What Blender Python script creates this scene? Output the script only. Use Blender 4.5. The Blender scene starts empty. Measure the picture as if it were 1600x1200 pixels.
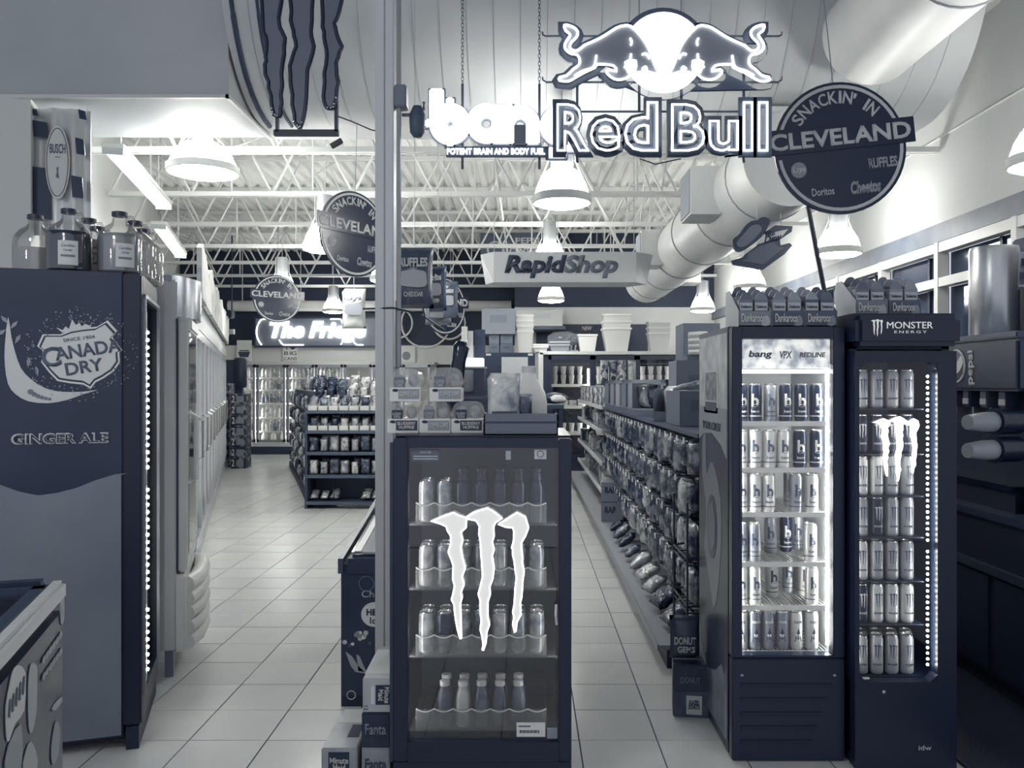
import bpy, bmesh, math, random
from mathutils import Vector, Matrix
R = math.radians
PI = math.pi
rnd = random.Random(11)
SC = bpy.context.scene
COL = SC.collection

# ------------------------------------------------------------------ camera, world, exposure
F, EYE = 1310.0, 1.52          # focal length in pixels of the 1600 frame, eye height
cam = bpy.data.cameras.new('camera')
cam.sensor_width = 36.0
cam.lens = F / 1600 * 36.0
cam.shift_x = -20 / 1600
cam.clip_end = 100
camo = bpy.data.objects.new('camera', cam)
COL.objects.link(camo)
camo.location = (0, 0, EYE)
camo.rotation_euler = (PI / 2, 0, 0)
SC.camera = camo

world = bpy.data.worlds.new('world')
SC.world = world
world.use_nodes = True
world.node_tree.nodes['Background'].inputs[0].default_value = (0.49, 0.525, 0.59, 1)
world.node_tree.nodes['Background'].inputs[1].default_value = 1.0
SC.view_settings.view_transform = 'Standard'
SC.view_settings.look = 'None'
SC.view_settings.gamma = 1.0
SC.view_settings.exposure = 0.22
SC.view_settings.use_curve_mapping = False
LAMP_E, TUBE_E = 38.0, 9.0     # radiance of the lamp globes and of the fluorescent tubes


def PX(px, Y): return (px - 820.0) * Y / F
def PZ(py, Y): return EYE - (py - 600.0) * Y / F
def P(px, py, Y): return Vector((PX(px, Y), Y, PZ(py, Y)))


# ------------------------------------------------------------------ materials
def lin(c): return c / 12.92 if c <= .04045 else ((c + .055) / 1.055) ** 2.4
TONES = [(0, (17, 30, 54)), (.12, (30, 44, 68)), (.28, (58, 71, 92)), (.5, (126, 133, 143)),
         (.75, (190, 194, 196)), (1, (238, 237, 230))]


def tone(v):
    v = max(0, min(1, v))
    for (a, ca), (b, cb) in zip(TONES, TONES[1:]):
        if v <= b:
            t = (v - a) / (b - a)
            return tuple(lin((p + (q - p) * t) / 255) for p, q in zip(ca, cb)) + (1,)


MATS = {}


def base_mat(name):
    m = bpy.data.materials.new(name)
    m.use_nodes = True
    return m, m.node_tree, m.node_tree.nodes['Principled BSDF']


def mat(v, rough=.5, metal=0.0, emit=0.0, spec=.5):
    key = ('p', round(v, 3), rough, metal, emit, spec)
    if key in MATS: return MATS[key]
    m, nt, b = base_mat('tone_%d_%d_%d_%d' % (v * 100, rough * 100, metal * 100, emit * 10))
    b.inputs['Base Color'].default_value = tone(v)
    b.inputs['Roughness'].default_value = rough
    b.inputs['Metallic'].default_value = metal
    b.inputs['Specular IOR Level'].default_value = spec
    if emit:
        b.inputs['Emission Color'].default_value = (1, .985, .94, 1)
        b.inputs['Emission Strength'].default_value = emit
    MATS[key] = m
    return m


def ramp(nt, fac, stops, interp='LINEAR'):
    r = nt.nodes.new('ShaderNodeValToRGB')
    r.color_ramp.interpolation = interp
    e = r.color_ramp.elements
    while len(e) < len(stops): e.new(.5)
    for el, (p, v) in zip(e, stops):
        el.position = p
        el.color = tone(v)
    nt.links.new(fac, r.inputs[0])
    return r.outputs[0]


def noise_mat(kind, a, b, c=None, scale=8, rough=.45, metal=0., bump=0., rand=True, coord='Object', detail=4, emit=0, tex='noise'):
    key = ('n', kind, a, b, c, scale, rough, metal, bump, rand, coord, detail, emit, tex)
    if key in MATS: return MATS[key]
    m, nt, bs = base_mat(kind)
    tc = nt.nodes.new('ShaderNodeTexCoord')
    if tex == 'noise':
        t = nt.nodes.new('ShaderNodeTexNoise')
        t.inputs['Detail'].default_value = detail
        out = t.outputs[0]
    else:
        t = nt.nodes.new('ShaderNodeTexVoronoi')
        out = t.outputs['Color'] if tex == 'cells' else t.outputs['Distance']
    if rand:
        oi = nt.nodes.new('ShaderNodeObjectInfo')
        if tex == 'noise': t.noise_dimensions = '4D'
        else: t.voronoi_dimensions = '4D'
        mu = nt.nodes.new('ShaderNodeMath'); mu.operation = 'MULTIPLY'
        mu.inputs[1].default_value = 37
        nt.links.new(oi.outputs['Random'], mu.inputs[0])
        nt.links.new(mu.outputs[0], t.inputs['W'])
    t.inputs['Scale'].default_value = scale
    nt.links.new(tc.outputs[coord], t.inputs['Vector'])
    stops = [(.3, a), (.7, b)] if c is None else [(.33, a), (.5, b), (.64, c)]
    col = ramp(nt, out, stops)
    nt.links.new(col, bs.inputs['Base Color'])
    bs.inputs['Roughness'].default_value = rough
    bs.inputs['Metallic'].default_value = metal
    if emit:
        nt.links.new(col, bs.inputs['Emission Color'])
        bs.inputs['Emission Strength'].default_value = emit
    if bump:
        bp = nt.nodes.new('ShaderNodeBump')
        bp.inputs['Strength'].default_value = bump
        bp.inputs['Distance'].default_value = .01
        t2 = nt.nodes.new('ShaderNodeTexNoise')
        t2.inputs['Scale'].default_value = scale * 2.3
        t2.inputs['Detail'].default_value = 1.5
        nt.links.new(tc.outputs[coord], t2.inputs['Vector'])
        nt.links.new(t2.outputs[0], bp.inputs['Height'])
        nt.links.new(bp.outputs[0], bs.inputs['Normal'])
    MATS[key] = m
    return m


def glass_mat(name, tint=1.0, refl=.10, rough=.02):
    if name in MATS: return MATS[name]
    m = bpy.data.materials.new(name); m.use_nodes = True
    nt = m.node_tree; nt.nodes.clear()
    o = nt.nodes.new('ShaderNodeOutputMaterial')
    tr = nt.nodes.new('ShaderNodeBsdfTransparent')
    tr.inputs[0].default_value = (tint, tint, tint, 1)
    gl = nt.nodes.new('ShaderNodeBsdfGlossy'); gl.inputs['Roughness'].default_value = rough
    lw = nt.nodes.new('ShaderNodeLayerWeight'); lw.inputs[0].default_value = .25
    ma = nt.nodes.new('ShaderNodeMath'); ma.operation = 'MULTIPLY_ADD'
    ma.inputs[1].default_value = .5; ma.inputs[2].default_value = refl
    mx = nt.nodes.new('ShaderNodeMixShader')
    nt.links.new(lw.outputs['Fresnel'], ma.inputs[0])
    nt.links.new(ma.outputs[0], mx.inputs[0])
    nt.links.new(tr.outputs[0], mx.inputs[1]); nt.links.new(gl.outputs[0], mx.inputs[2])
    nt.links.new(mx.outputs[0], o.inputs[0])
    MATS[name] = m
    return m


def film_mat(name, v, alpha):
    """milky clear plastic"""
    if name in MATS: return MATS[name]
    m, nt, b = base_mat(name)
    b.inputs['Base Color'].default_value = tone(v)
    b.inputs['Roughness'].default_value = .15
    b.inputs['Alpha'].default_value = alpha
    MATS[name] = m
    return m


WHITE = mat(.86, .45)
CREAM = mat(.95, .5)
NAVY = mat(.03, .35)
BLACK = mat(.0, .4)
GREY = mat(.5, .5)
LIGHT = mat(.72, .5)
STEEL = mat(.8, .25, .9)
NEON = mat(.98, .4, 0, 5.0)
GLOW = mat(.98, .4, 0, 2.2)
LED = mat(.98, .4, 0, 45.0)
GLASS = glass_mat('door_glass', .93, .04)
CLEAR = film_mat('clear_plastic', .85, .22)
DARKGLASS = mat(.2, .08)


# ------------------------------------------------------------------ mesh building
class MB:
    def __init__(s): s.bm = bmesh.new()

    def box(s, x0, x1, y0, y1, z0, z1, bev=0, rot=None):
        r = bmesh.ops.create_cube(s.bm, size=1)
        vs = r['verts']
        M = Matrix.Translation(((x0 + x1) / 2, (y0 + y1) / 2, (z0 + z1) / 2)) @ Matrix.Diagonal((abs(x1 - x0), abs(y1 - y0), abs(z1 - z0), 1))
        if rot: M = Matrix.Translation(((x0 + x1) / 2, (y0 + y1) / 2, (z0 + z1) / 2)) @ rot.to_4x4() @ Matrix.Diagonal((abs(x1 - x0), abs(y1 - y0), abs(z1 - z0), 1))
        bmesh.ops.transform(s.bm, matrix=M, verts=vs)
        if bev:
            es = list({e for v in vs for e in v.link_edges})
            bmesh.ops.bevel(s.bm, geom=es, offset=bev, segments=2, affect='EDGES')
        return s

    def tube(s, pts, r, n=6, closed=False, cap=True):
        pts = [Vector(p) for p in pts]
        rings = []
        m = len(pts)
        for i, p in enumerate(pts):
            a = pts[i - 1] if (i or closed) else p
            b = pts[(i + 1) % m] if (i < m - 1 or closed) else p
            d = (b - a).normalized()
            up = Vector((0, 0, 1)) if abs(d.z) < .9 else Vector((1, 0, 0))
            if abs(d.y) < .02 and closed: up = Vector((0, 1, 0))
            x = d.cross(up).normalized(); y = d.cross(x)
            rr = r[i] if isinstance(r, (list, tuple)) else r
            rings.append([s.bm.verts.new(p + (x * math.cos(2 * PI * k / n) + y * math.sin(2 * PI * k / n)) * rr) for k in range(n)])
        for i in range(m if closed else m - 1):
            A, B = rings[i], rings[(i + 1) % m]
            for k in range(n):
                s.bm.faces.new((A[k], A[(k + 1) % n], B[(k + 1) % n], B[k]))
        if cap and not closed:
            s.bm.faces.new(rings[0][::-1]); s.bm.faces.new(rings[-1])
        return s

    def lathe(s, prof, n=16, c=(0, 0, 0), caps=True):
        rings = []
        for r, z in prof:
            rings.append([s.bm.verts.new((c[0] + r * math.cos(2 * PI * k / n), c[1] + r * math.sin(2 * PI * k / n), c[2] + z)) for k in range(n)])
        for A, B in zip(rings, rings[1:]):
            for k in range(n):
                s.bm.faces.new((A[k], A[(k + 1) % n], B[(k + 1) % n], B[k]))
        if caps:
            s.bm.faces.new(rings[0][::-1]); s.bm.faces.new(rings[-1])
        return s

    def prism(s, pts, d0, d1, plane='xz'):
        """polygon in a plane, extruded along the third axis from d0 to d1"""
        def mk(p, d):
            if plane == 'xz': return (p[0], d, p[1])
            if plane == 'yz': return (d, p[0], p[1])
            return (p[0], p[1], d)
        A = [s.bm.verts.new(mk(p, d0)) for p in pts]
        B = [s.bm.verts.new(mk(p, d1)) for p in pts]
        n = len(pts)
        s.bm.faces.new(A); s.bm.faces.new(B[::-1])
        for i in range(n):
            s.bm.faces.new((A[i], B[i], B[(i + 1) % n], A[(i + 1) % n]))
        return s

    def ball(s, c, r, seg=8, sc=(1, 1, 1)):
        q = bmesh.ops.create_uvsphere(s.bm, u_segments=seg, v_segments=max(4, seg // 2), radius=1)
        bmesh.ops.transform(s.bm, matrix=Matrix.Translation(c) @ Matrix.Diagonal((r * sc[0], r * sc[1], r * sc[2], 1)), verts=q['verts'])
        return s

    def mesh(s, name, m, smooth=False):
        bmesh.ops.recalc_face_normals(s.bm, faces=s.bm.faces)
        me = bpy.data.meshes.new(name)
        s.bm.to_mesh(me); s.bm.free()
        if m: me.materials.append(m)
        if smooth:
            me.shade_smooth()
            me.set_sharp_from_angle(angle=R(38))
        return me

    def build(s, name, m, parent=None, loc=(0, 0, 0), rot=(0, 0, 0), smooth=False):
        return put(name, s.mesh(name, m, smooth), parent, loc, rot)


def put(name, me, parent=None, loc=(0, 0, 0), rot=(0, 0, 0), scale=None):
    o = bpy.data.objects.new(name, me)
    COL.objects.link(o)
    o.parent = parent
    o.location = loc; o.rotation_euler = rot
    if scale: o.scale = scale if isinstance(scale, (list, tuple)) else (scale,) * 3
    return o


def tag(o, label, cat, group=None):
    o['label'] = label; o['category'] = cat
    if group: o['group'] = group
    return o


def thing(name, label, cat, loc=(0, 0, 0), rz=0, group=None, rx=0, ry=0):
    o = put(name, None, None, loc, (rx, ry, rz))
    o.empty_display_size = .1
    return tag(o, label, cat, group)


def structure(o):
    o['kind'] = 'structure'
    return o


def dup(o, parent=None):
    c = o.copy(); COL.objects.link(c); c.parent = parent
    for ch in list(o.children): dup(ch, c)
    return c


TXT = {}


def text_mesh(s, w, h, m, depth=.002, bold=0., shear=0., neon=0., bend=0., spacing=1.0):
    key = (s, round(w, 4), round(h, 4), m.name, depth, bold, shear, neon, bend, spacing)
    if key in TXT: return TXT[key]
    c = bpy.data.curves.new('lettering', 'FONT')
    c.body = s; c.size = 1; c.align_x = 'CENTER'; c.align_y = 'CENTER'
    c.shear = shear; c.offset = bold; c.space_character = spacing; c.space_line = .8
    c.resolution_u = 3
    if neon: c.fill_mode = 'NONE'; c.bevel_depth = neon; c.bevel_resolution = 1
    o = bpy.data.objects.new('lettering', c)
    me = bpy.data.meshes.new_from_object(o)
    bpy.data.objects.remove(o); bpy.data.curves.remove(c)
    xs = [v.co.x for v in me.vertices]; ys = [v.co.y for v in me.vertices]
    x0, x1, y0, y1 = min(xs), max(xs), min(ys), max(ys)
    if not w: w = h * (x1 - x0) / (y1 - y0)
    if not h: h = w * (y1 - y0) / (x1 - x0)
    sx, sy = w / (x1 - x0), h / (y1 - y0)
    for v in me.vertices:
        v.co = ((v.co.x - (x0 + x1) / 2) * sx, (v.co.y - (y0 + y1) / 2) * sy, v.co.z * (sx + sy) / 2 if neon else 0)
    if not neon and depth:
        bm = bmesh.new(); bm.from_mesh(me)
        r = bmesh.ops.extrude_face_region(bm, geom=bm.faces[:])
        bmesh.ops.translate(bm, vec=(0, 0, depth), verts=[g for g in r['geom'] if isinstance(g, bmesh.types.BMVert)])
        bmesh.ops.recalc_face_normals(bm, faces=bm.faces)
        bm.to_mesh(me); bm.free()
    if bend:
        for v in me.vertices:
            a = v.co.x / bend; rr = bend + v.co.z
            v.co = (rr * math.sin(a), v.co.y, rr * math.cos(a))
    me.materials.clear(); me.materials.append(m)
    TXT[key] = me
    return me


FRONT = (PI / 2, 0, 0)
LEFTF = (PI / 2, 0, -PI / 2)
ROWF = (PI / 2, 0, PI / 2)


def text(s, w, h, m, parent, loc, rot=FRONT, name='lettering', **k):
    return put(name, text_mesh(s, w, h, m, **k), parent, loc, rot)


def outline_mesh(polys, m, extrude, offset=0.):
    """filled 2-D outlines grown by an offset and extruded (local xz plane, facing -y)"""
    c = bpy.data.curves.new('plate', 'CURVE')
    c.dimensions = '2D'; c.fill_mode = 'BOTH'; c.extrude = extrude; c.offset = offset
    for pts in polys:
        sp = c.splines.new('POLY'); sp.points.add(len(pts) - 1)
        area = sum(a[0] * b[1] - b[0] * a[1] for a, b in zip(pts, pts[1:] + pts[:1]))
        if area < 0: pts = pts[::-1]
        for q, (x, y) in zip(sp.points, pts): q.co = (x, y, 0, 1)
        sp.use_cyclic_u = True
    o = bpy.data.objects.new('plate', c)
    me = bpy.data.meshes.new_from_object(o)
    bpy.data.objects.remove(o); bpy.data.curves.remove(c)
    me.transform(Matrix.Rotation(PI / 2, 4, 'X'))
    me.materials.clear(); me.materials.append(m)
    return me


def smooth_line(pts, n=3, closed=False):
    """Catmull-Rom through 2-D points"""
    out = []; m = len(pts)
    for i in range(m if closed else m - 1):
        p0 = pts[i - 1] if (i or closed) else pts[i]
        p1, p2 = pts[i], pts[(i + 1) % m]
        p3 = pts[(i + 2) % m] if (i + 2 < m or closed) else p2
        for k in range(n):
            t = k / n
            out.append(tuple(.5 * (2 * b + (c - a) * t + (2 * a - 5 * b + 4 * c - d) * t * t + (3 * b - a - 3 * c + d) * t ** 3)
                             for a, b, c, d in zip(p0, p1, p2, p3)))
    if not closed: out.append(tuple(pts[-1]))
    return out


ORD = ['first', 'second', 'third', 'fourth', 'fifth', 'sixth', 'seventh', 'eighth', 'ninth', 'tenth', 'eleventh', 'twelfth',
       'thirteenth', 'fourteenth', 'fifteenth', 'sixteenth', 'seventeenth', 'eighteenth', 'nineteenth', 'twentieth',
       'twenty-first', 'twenty-second', 'twenty-third', 'twenty-fourth', 'twenty-fifth']

ORD += ['twenty-sixth', 'twenty-seventh', 'twenty-eighth', 'twenty-ninth', 'thirtieth'] + ['thirty-' + o for o in ORD[:9]]

# ------------------------------------------------------------------ the angled left row: local x = front normal, local y = along the row
TH = math.atan(428 / F)
LO = Vector((-1.60, 3.5, 0))
LV = Vector((math.cos(TH), math.sin(TH), 0))
LU = Vector((-math.sin(TH), math.cos(TH), 0))


def LW(x, y, z=0): return LO + LV * x + LU * y + Vector((0, 0, z))


def side_xy(px, py, yl=0.0):
    """pixel -> local (x, z) on the plane local y = yl of the left row"""
    k = (px - 820) / F
    o = LO + LU * yl
    s = (k * o.y - o.x) / (LV.x - k * LV.y)
    Y = o.y + s * LV.y
    return s, PZ(py, Y)


# ================================================================== STRUCTURE
# floor: slab (grout) and tiles
TILE = .333
fl = structure(MB().box(-9, 4.3, -1.5, 19.3, -.1, -.004).build('floor', mat(.28, .8)))
TM = noise_mat('floor_tile', .80, .90, scale=1.3, rough=.22, rand=True)
tm = MB().box(-.1635, .1635, -.1635, .1635, -.006, 0).mesh('tile', TM)
far = MB()
X0 = -1.10 + TILE / 2 - 24 * TILE
Y0 = 3.91 + TILE / 2 - 16 * TILE
for i in range(39):
    for j in range(63):
        x, y = X0 + i * TILE, Y0 + j * TILE
        if y > 19.1: continue
        if 3.0 < y < 8.7 and -3.2 < x < 1.1:
            put('tile', tm, fl, (x, y, rnd.uniform(-.0008, .0008)))
        else:
            h = .1635
            vs = [far.bm.verts.new((x + a * h, y + b * h, z)) for z in (-.006, 0) for a, b in ((-1, -1), (1, -1), (1, 1), (-1, 1))]
            far.bm.faces.new(vs[4:])
            for k in range(4): far.bm.faces.new((vs[k], vs[(k + 1) % 4], vs[4 + (k + 1) % 4], vs[4 + k]))
fo = far.build('tile_field', TM, fl)
fo['kind'] = 'stuff'

WALLW = noise_mat('painted_wall', .80, .86, scale=.8, rough=.7, rand=False)
WALLD = noise_mat('dark_wall_paint', .10, .14, scale=.6, rough=.6, rand=False)
# back walls
w = structure(MB().box(-9, -.2, 19.0, 19.2, 0, 5).build('wall_back', WALLD))
MB().box(-9, -.2, 18.9, 19.0, 1.96, 2.39).build('header_panel', WALLW, w)
w = structure(MB().box(-.2, 3.75, 16.6, 16.8, 3.04, 5).build('wall_back_upper', WALLD))
w2 = structure(MB().box(-.2, 3.75, 16.6, 16.8, 0, 3.04).build('wall_back_lower', WALLW))
w3 = structure(MB().box(-.2, -.05, 16.8, 19.0, 0, 5).build('wall_return', WALLD))
# left wall, parallel to the angled row
wl = structure(MB().box(-1.29, -1.09, 3.1, 16.6, 0, 3.6).build('wall_left', WALLW, None, LO, (0, 0, TH)))
MB().box(-1.29, -1.09, 4.1, 16.6, 3.6, 5).build('upper_panel', WALLW, wl)
# right wall with window band
wr = structure(MB().box(3.75, 3.95, -1, 16.6, 2.96, 5).box(3.75, 3.95, -1, 16.6, 0, .9).box(3.75, 3.95, 13.55, 16.6, .9, 2.96).build('wall_right', WALLW))
structure(MB().box(-9, -3.62, 6.42, 6.6, 0, 3.6).build('wall_front_left', WALLW))
BAND = noise_mat('grey_band', .40, .50, scale=3, rough=.5, rand=False)
structure(MB().box(3.70, 3.95, -1, 16.6, 2.79, 2.955).build('trim_1', BAND))
structure(MB().tube([(3.745, -1, 3.74), (3.745, 16.6, 3.74)], .012, 6).build('trim_2', WHITE))
k = 0
for j in range(8):
    y0, y1 = 13.55 - 1.2 * (j + 1), 13.55 - 1.2 * j
    wn = structure(MB().box(3.70, 3.80, y0 - .035, y0 + .035, .9, 2.79).box(3.706, 3.80, y0 + .035, y1 - .035, 2.70, 2.788).box(3.706, 3.80, y0 + .035, y1 - .035, 2.39, 2.47).build('window_%d' % (j + 1), mat(.88, .45)))
    MB().box(3.82, 3.84, y0 + .035, y1 - .035, 2.47, 2.70).build('pane', DARKGLASS, wn)
    MB().box(3.82, 3.84, y0 + .035, y1 - .035, .9, 2.39).build('pane', DARKGLASS, wn)
    MB().box(3.80, 3.85, y0 + .32, y0 + .36, .9, 2.70).build('inner_mullion', mat(.08, .5), wn)
# ceiling deck with flutes along Y
mb = MB()
pr = []
x = -9.0
while x < 4.0:
    pr += [(x, 4.57), (x + .06, 4.57), (x + .085, 4.52), (x + .15, 4.52)]
    x += .176
for y in (6.6, 19.2):
    pass
A = [mb.bm.verts.new((a, 6.6, z)) for a, z in pr]
B = [mb.bm.verts.new((a, 19.2, z)) for a, z in pr]
for i in range(len(pr) - 1): mb.bm.faces.new((A[i], A[i + 1], B[i + 1], B[i]))
structure(mb.build('ceiling', noise_mat('deck_paint', .84, .92, scale=1.2, rough=.6, rand=False)))
structure(MB().box(-9, 4, -1.5, 6.6, 5.3, 5.4).build('ceiling_front', mat(.5, .7)))
# box soffit on the left and the barrel bulkhead
sf = structure(MB().box(-9, -2.15, 6.08, 7.07, 3.6, 5.3).build('ceiling_soffit', noise_mat('soffit_paint', .68, .74, scale=1, rough=.6, rand=False)))
MB().box(-9, -2.14, 6.06, 6.09, 3.59, 3.615).build('corner_bead', WHITE, sf)
MB().box(-2.165, -2.14, 6.06, 7.07, 3.59, 3.615).build('corner_bead', WHITE, sf)
BAR = noise_mat('bulkhead_metal', .72, .80, scale=1.6, rough=.6, rand=False)
mb = MB()
prof = [(6.77 + .94 * math.cos(a), 4.55 + .94 * math.sin(a)) for a in [PI + i * PI / 36 for i in range(19)]] + [(7.2, 3.62), (7.2, 5.3), (5.83, 5.3)]
mb.prism(prof, -2.13, 3.25, 'yz')
bh = structure(mb.build('ceiling_bulkhead', BAR, smooth=True))
sm = MB().tube([(0, .945 * math.cos(a), .945 * math.sin(a)) for a in [PI + i * PI / 20 for i in range(11)]], .0016, 4).mesh('seam', mat(.55, .6))
for i in range(27): put('seam', sm, bh, (-1.95 + i * .192, 6.77, 4.55))
# dark ribs at the left end of the bulkhead
for xx, rr in ((-2.06, .02), (-1.88, .014)):
    MB().tube([(xx, 6.77 + .95 * math.cos(a), 4.55 + .95 * math.sin(a)) for a in [PI + i * PI / 20 for i in range(11)]], rr, 6).build('rib', mat(.2, .6), bh)

# ------------------------------------------------------------------ steel joists
JM = mat(.84, .5)
mw = MB().tube([(0, 0, 0), (.45, 0, .86)], .016, 6).mesh('web_member', JM)
mw2 = MB().tube([(0, 0, .86), (.45, 0, 0)], .016, 6).mesh('web_member', JM)
mv = MB().tube([(0, 0, 0), (0, 0, .86)], .012, 5).mesh('web_post', JM)
JY = [7.56 + 1.745 * i for i in range(7)]
for n, y in enumerate(JY):
    xl = LW(-1.08, 0).x - (y - LW(-1.08, 0).y) * math.tan(TH) + .03
    xr = 3.72 if y < 16.5 else -.22
    label = 'white steel bar joist under the ceiling deck, ' + ('nearest to the camera' if n == 0 else 'farthest, by the back wall' if n == 6 else ORD[n] + ' from the camera')
    j = thing('bar_joist', label, 'joist', (xl, y, 3.60), 0, 'roof joists')
    L = xr - xl
    MB().box(0, L, -.045, -.01, 0, .05).box(0, L, .01, .045, 0, .05).build('bottom_chord', JM, j)
    MB().box(0, L, -.045, -.01, .86, .915).box(0, L, .01, .045, .86, .915).build('top_chord', JM, j)
    i = 0
    while (i + 1) * .9 < L:
        put('web_member', mw, j, (i * .9, 0, .03)); put('web_member', mw2, j, (i * .9 + .45, 0, .03))
        if n % 2: put('web_post', mv, j, (i * .9 + .45, 0, .03))
        i += 1
br = structure(put('trim_3', None))
for xx in (-2.6, -.4, 1.4):
    for a, b in zip(JY[:-1], JY[1:]):
        MB().tube([(xx, a, 3.66), (xx + .12, b, 4.46)], .011, 5).build('brace', JM, br)
        MB().tube([(xx, a, 4.46), (xx + .12, b, 3.66)], .011, 5).build('brace', JM, br)

# ------------------------------------------------------------------ round ducts
DUCT = noise_mat('duct_metal', .80, .88, scale=2, rough=.45, rand=False)


def duct(label, x, z, r, y0, y1, name='round_duct'):
    d = thing(name, label, 'duct', (x, y0, z))
    MB().tube([(0, 0, 0), (0, y1 - y0 - r * .4, 0), (0, y1 - y0 - r * .12, 0), (0, y1 - y0, 0)], [r, r, r * .86, r * .5], 32).build('pipe', DUCT, d, smooth=True)
    y = .55
    while y < y1 - y0 - .4:
        MB().tube([((r + .004) * math.cos(a), y, (r + .004) * math.sin(a)) for a in [i * PI / 16 for i in range(32)]], .007, 4, closed=True).build('seam', mat(.6, .5), d)
        y += 1.25
    return d


d = duct('long white round duct running back over the right aisle', 2.0, 3.215, .36, 6.3, 13.9)
MB().box(-.3, .3, .02, .6, .1, .40).build('riser', DUCT, d)
for yy, s in ((1.2, -1), (4.3, -1), (2.5, 1), (6.1, 1)):
    o = MB().box(s * .30, s * .56, yy - .22, yy + .22, -.22, .2).build('side_outlet', DUCT, d)
    MB().box(s * .555, s * .57, yy - .2, yy + .2, -.2, .18).build('grille', mat(.55, .6), o)
d2 = duct('white round duct entering the curved bulkhead at top right', 2.42, 3.95, .34, 1.6, 6.0)
o = MB().box(.34, .75, 2.1, 2.6, -.1, .2).build('side_outlet', DUCT, d2)
wp = thing('back_pipe', 'thin white pipe running along the dark back wall', 'pipe', (0, 18.7, 3.26))
MB().tube([(-6.6, 0, 0), (-.3, 0, 0)], .12, 16).build('pipe', DUCT, wp, smooth=True)
for xx in (-6.3, -5.0, -3.2, -1.6):
    MB().tube([(xx, 0, .12 * 0), (xx, 0, 1.2)], .012, 5).build('hanger', JM, wp)

# ------------------------------------------------------------------ hanging lamps
GLOBE = mat(.98, .4, 0, LAMP_E)
LRING = mat(.9, .4)


def lamp(label, px, Y, bot, dia, top, x=None):
    t = thing('globe_lamp', label, 'lamp', (PX(px, Y) if x is None else x, Y, bot), 0, 'hanging globe lamps')
    r = dia / 2
    MB().lathe([(r * .98, .05), (r * .93, .10), (r * .82, .17), (r * .64, .235), (r * .42, .275)], 24).build('globe', GLOBE, t, smooth=True)
    MB().lathe([(r * .25, -.014), (r * .8, .0), (r * .97, .02)], 24).build('lens', GLOBE, t, smooth=True)
    MB().lathe([(r * .985, .015), (r * 1.03, .02), (r * 1.03, .075), (r * .99, .08)], 24, caps=False).build('ring', LRING, t, smooth=True)
    MB().lathe([(.085, .275), (.085, .55), (.06, .56)], 18).build('ballast_housing', mat(.72, .35, .4), t, smooth=True)
    for s in (-1, 1):
        MB().tube([(s * r * .9, 0, .12), (s * r * .62, 0, .26), (s * .1, 0, .34), (s * .1, 0, .56)], .006, 5).build('bracket', mat(.7, .4), t)
    MB().tube([(0, 0, .56), (0, 0, top - bot)], .005, 5).build('wire', mat(.75, .5), t)
    return t


lamp('big glowing lamp below the box soffit, upper left', 317, 7.32, 3.345, .595, 4.5)
lamp('glowing globe lamp right below the lit bull sign', 878, 6.3, 2.86, .43, 3.733)
lamp('glowing globe lamp half behind the middle round snack sign', 508, 8.3, 2.83, .43, 4.5)
lamp('glowing globe lamp above the farthest round snack sign on the left', 441, 12.38, 2.83, .43, 4.5)
lamp('small distant globe lamp left of the hanging pale chip bag', 521, 17.2, 2.98, .43, 4.5)
lamp('glowing globe lamp just peeking past the white post', 605, 10.8, 2.83, .43, 4.5)
lamp('glowing globe lamp peeking above the RapidShop sign', 859, 10.6, 3.02, .43, 4.5)
lamp('glowing globe lamp hanging just below the RapidShop sign', 861, 13.7, 2.86, .43, 4.5)
lamp('glowing globe lamp under the tilted bottle sign', 1172, 11.4, 2.79, .43, 4.5)
lamp('small far globe lamp against the white back wall', 1098, 14.9, 2.80, .43, 4.5)
lamp('glowing globe lamp under the large round snack sign, by the window band', 1310, 8.2, 2.77, .43, 4.5)
lamp('glowing globe lamp cut off by the right picture edge', 1639, 4.9, 2.78, .43, 5.3)

lamp('added unseen globe lamp behind the camera, left, for front light', 0, 1.2, 3.1, .43, 5.3, x=-1.9)  # unseen lamps added behind the camera to light the front faces
lamp('added unseen globe lamp behind the camera, far left, for front light', 0, -.8, 3.1, .43, 5.3, x=-3.3)  # likewise added out of view as front fill

TUBEM = mat(.98, .4, 0, TUBE_E)


def strip(label, p0, p1):
    a, b = Vector(p0), Vector(p1)
    L = (b - a).length
    t = thing('fluorescent_fixture', label, 'light', a, math.atan2(-(b - a).x, (b - a).y), 'fluorescent strips')
    MB().box(-.09, .09, 0, L, .04, .09, .008).build('housing', WHITE, t)
    for s in (-1, 1): MB().tube([(s * .045, .03, .015), (s * .045, L - .03, .015)], .017, 10).build('lamp_tube', TUBEM, t)
    for y in (.01, L - .01): MB().box(-.08, .08, y - .012, y + .012, -.005, .05).build('socket', mat(.7, .5), t)
    for y in (.3, L - .3): MB().tube([(0, y, .09), (0, y, 4.55 - a.z)], .004, 4).build('hanger', JM, t)
    return t


strip('long lit fluorescent strip nearest above the left coolers', P(176, 240, 6.9), P(256, 328, 9.1))
strip('short lit fluorescent strip farther back above the left coolers', P(248, 357, 9.9), P(282, 403, 12.2))

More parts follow.
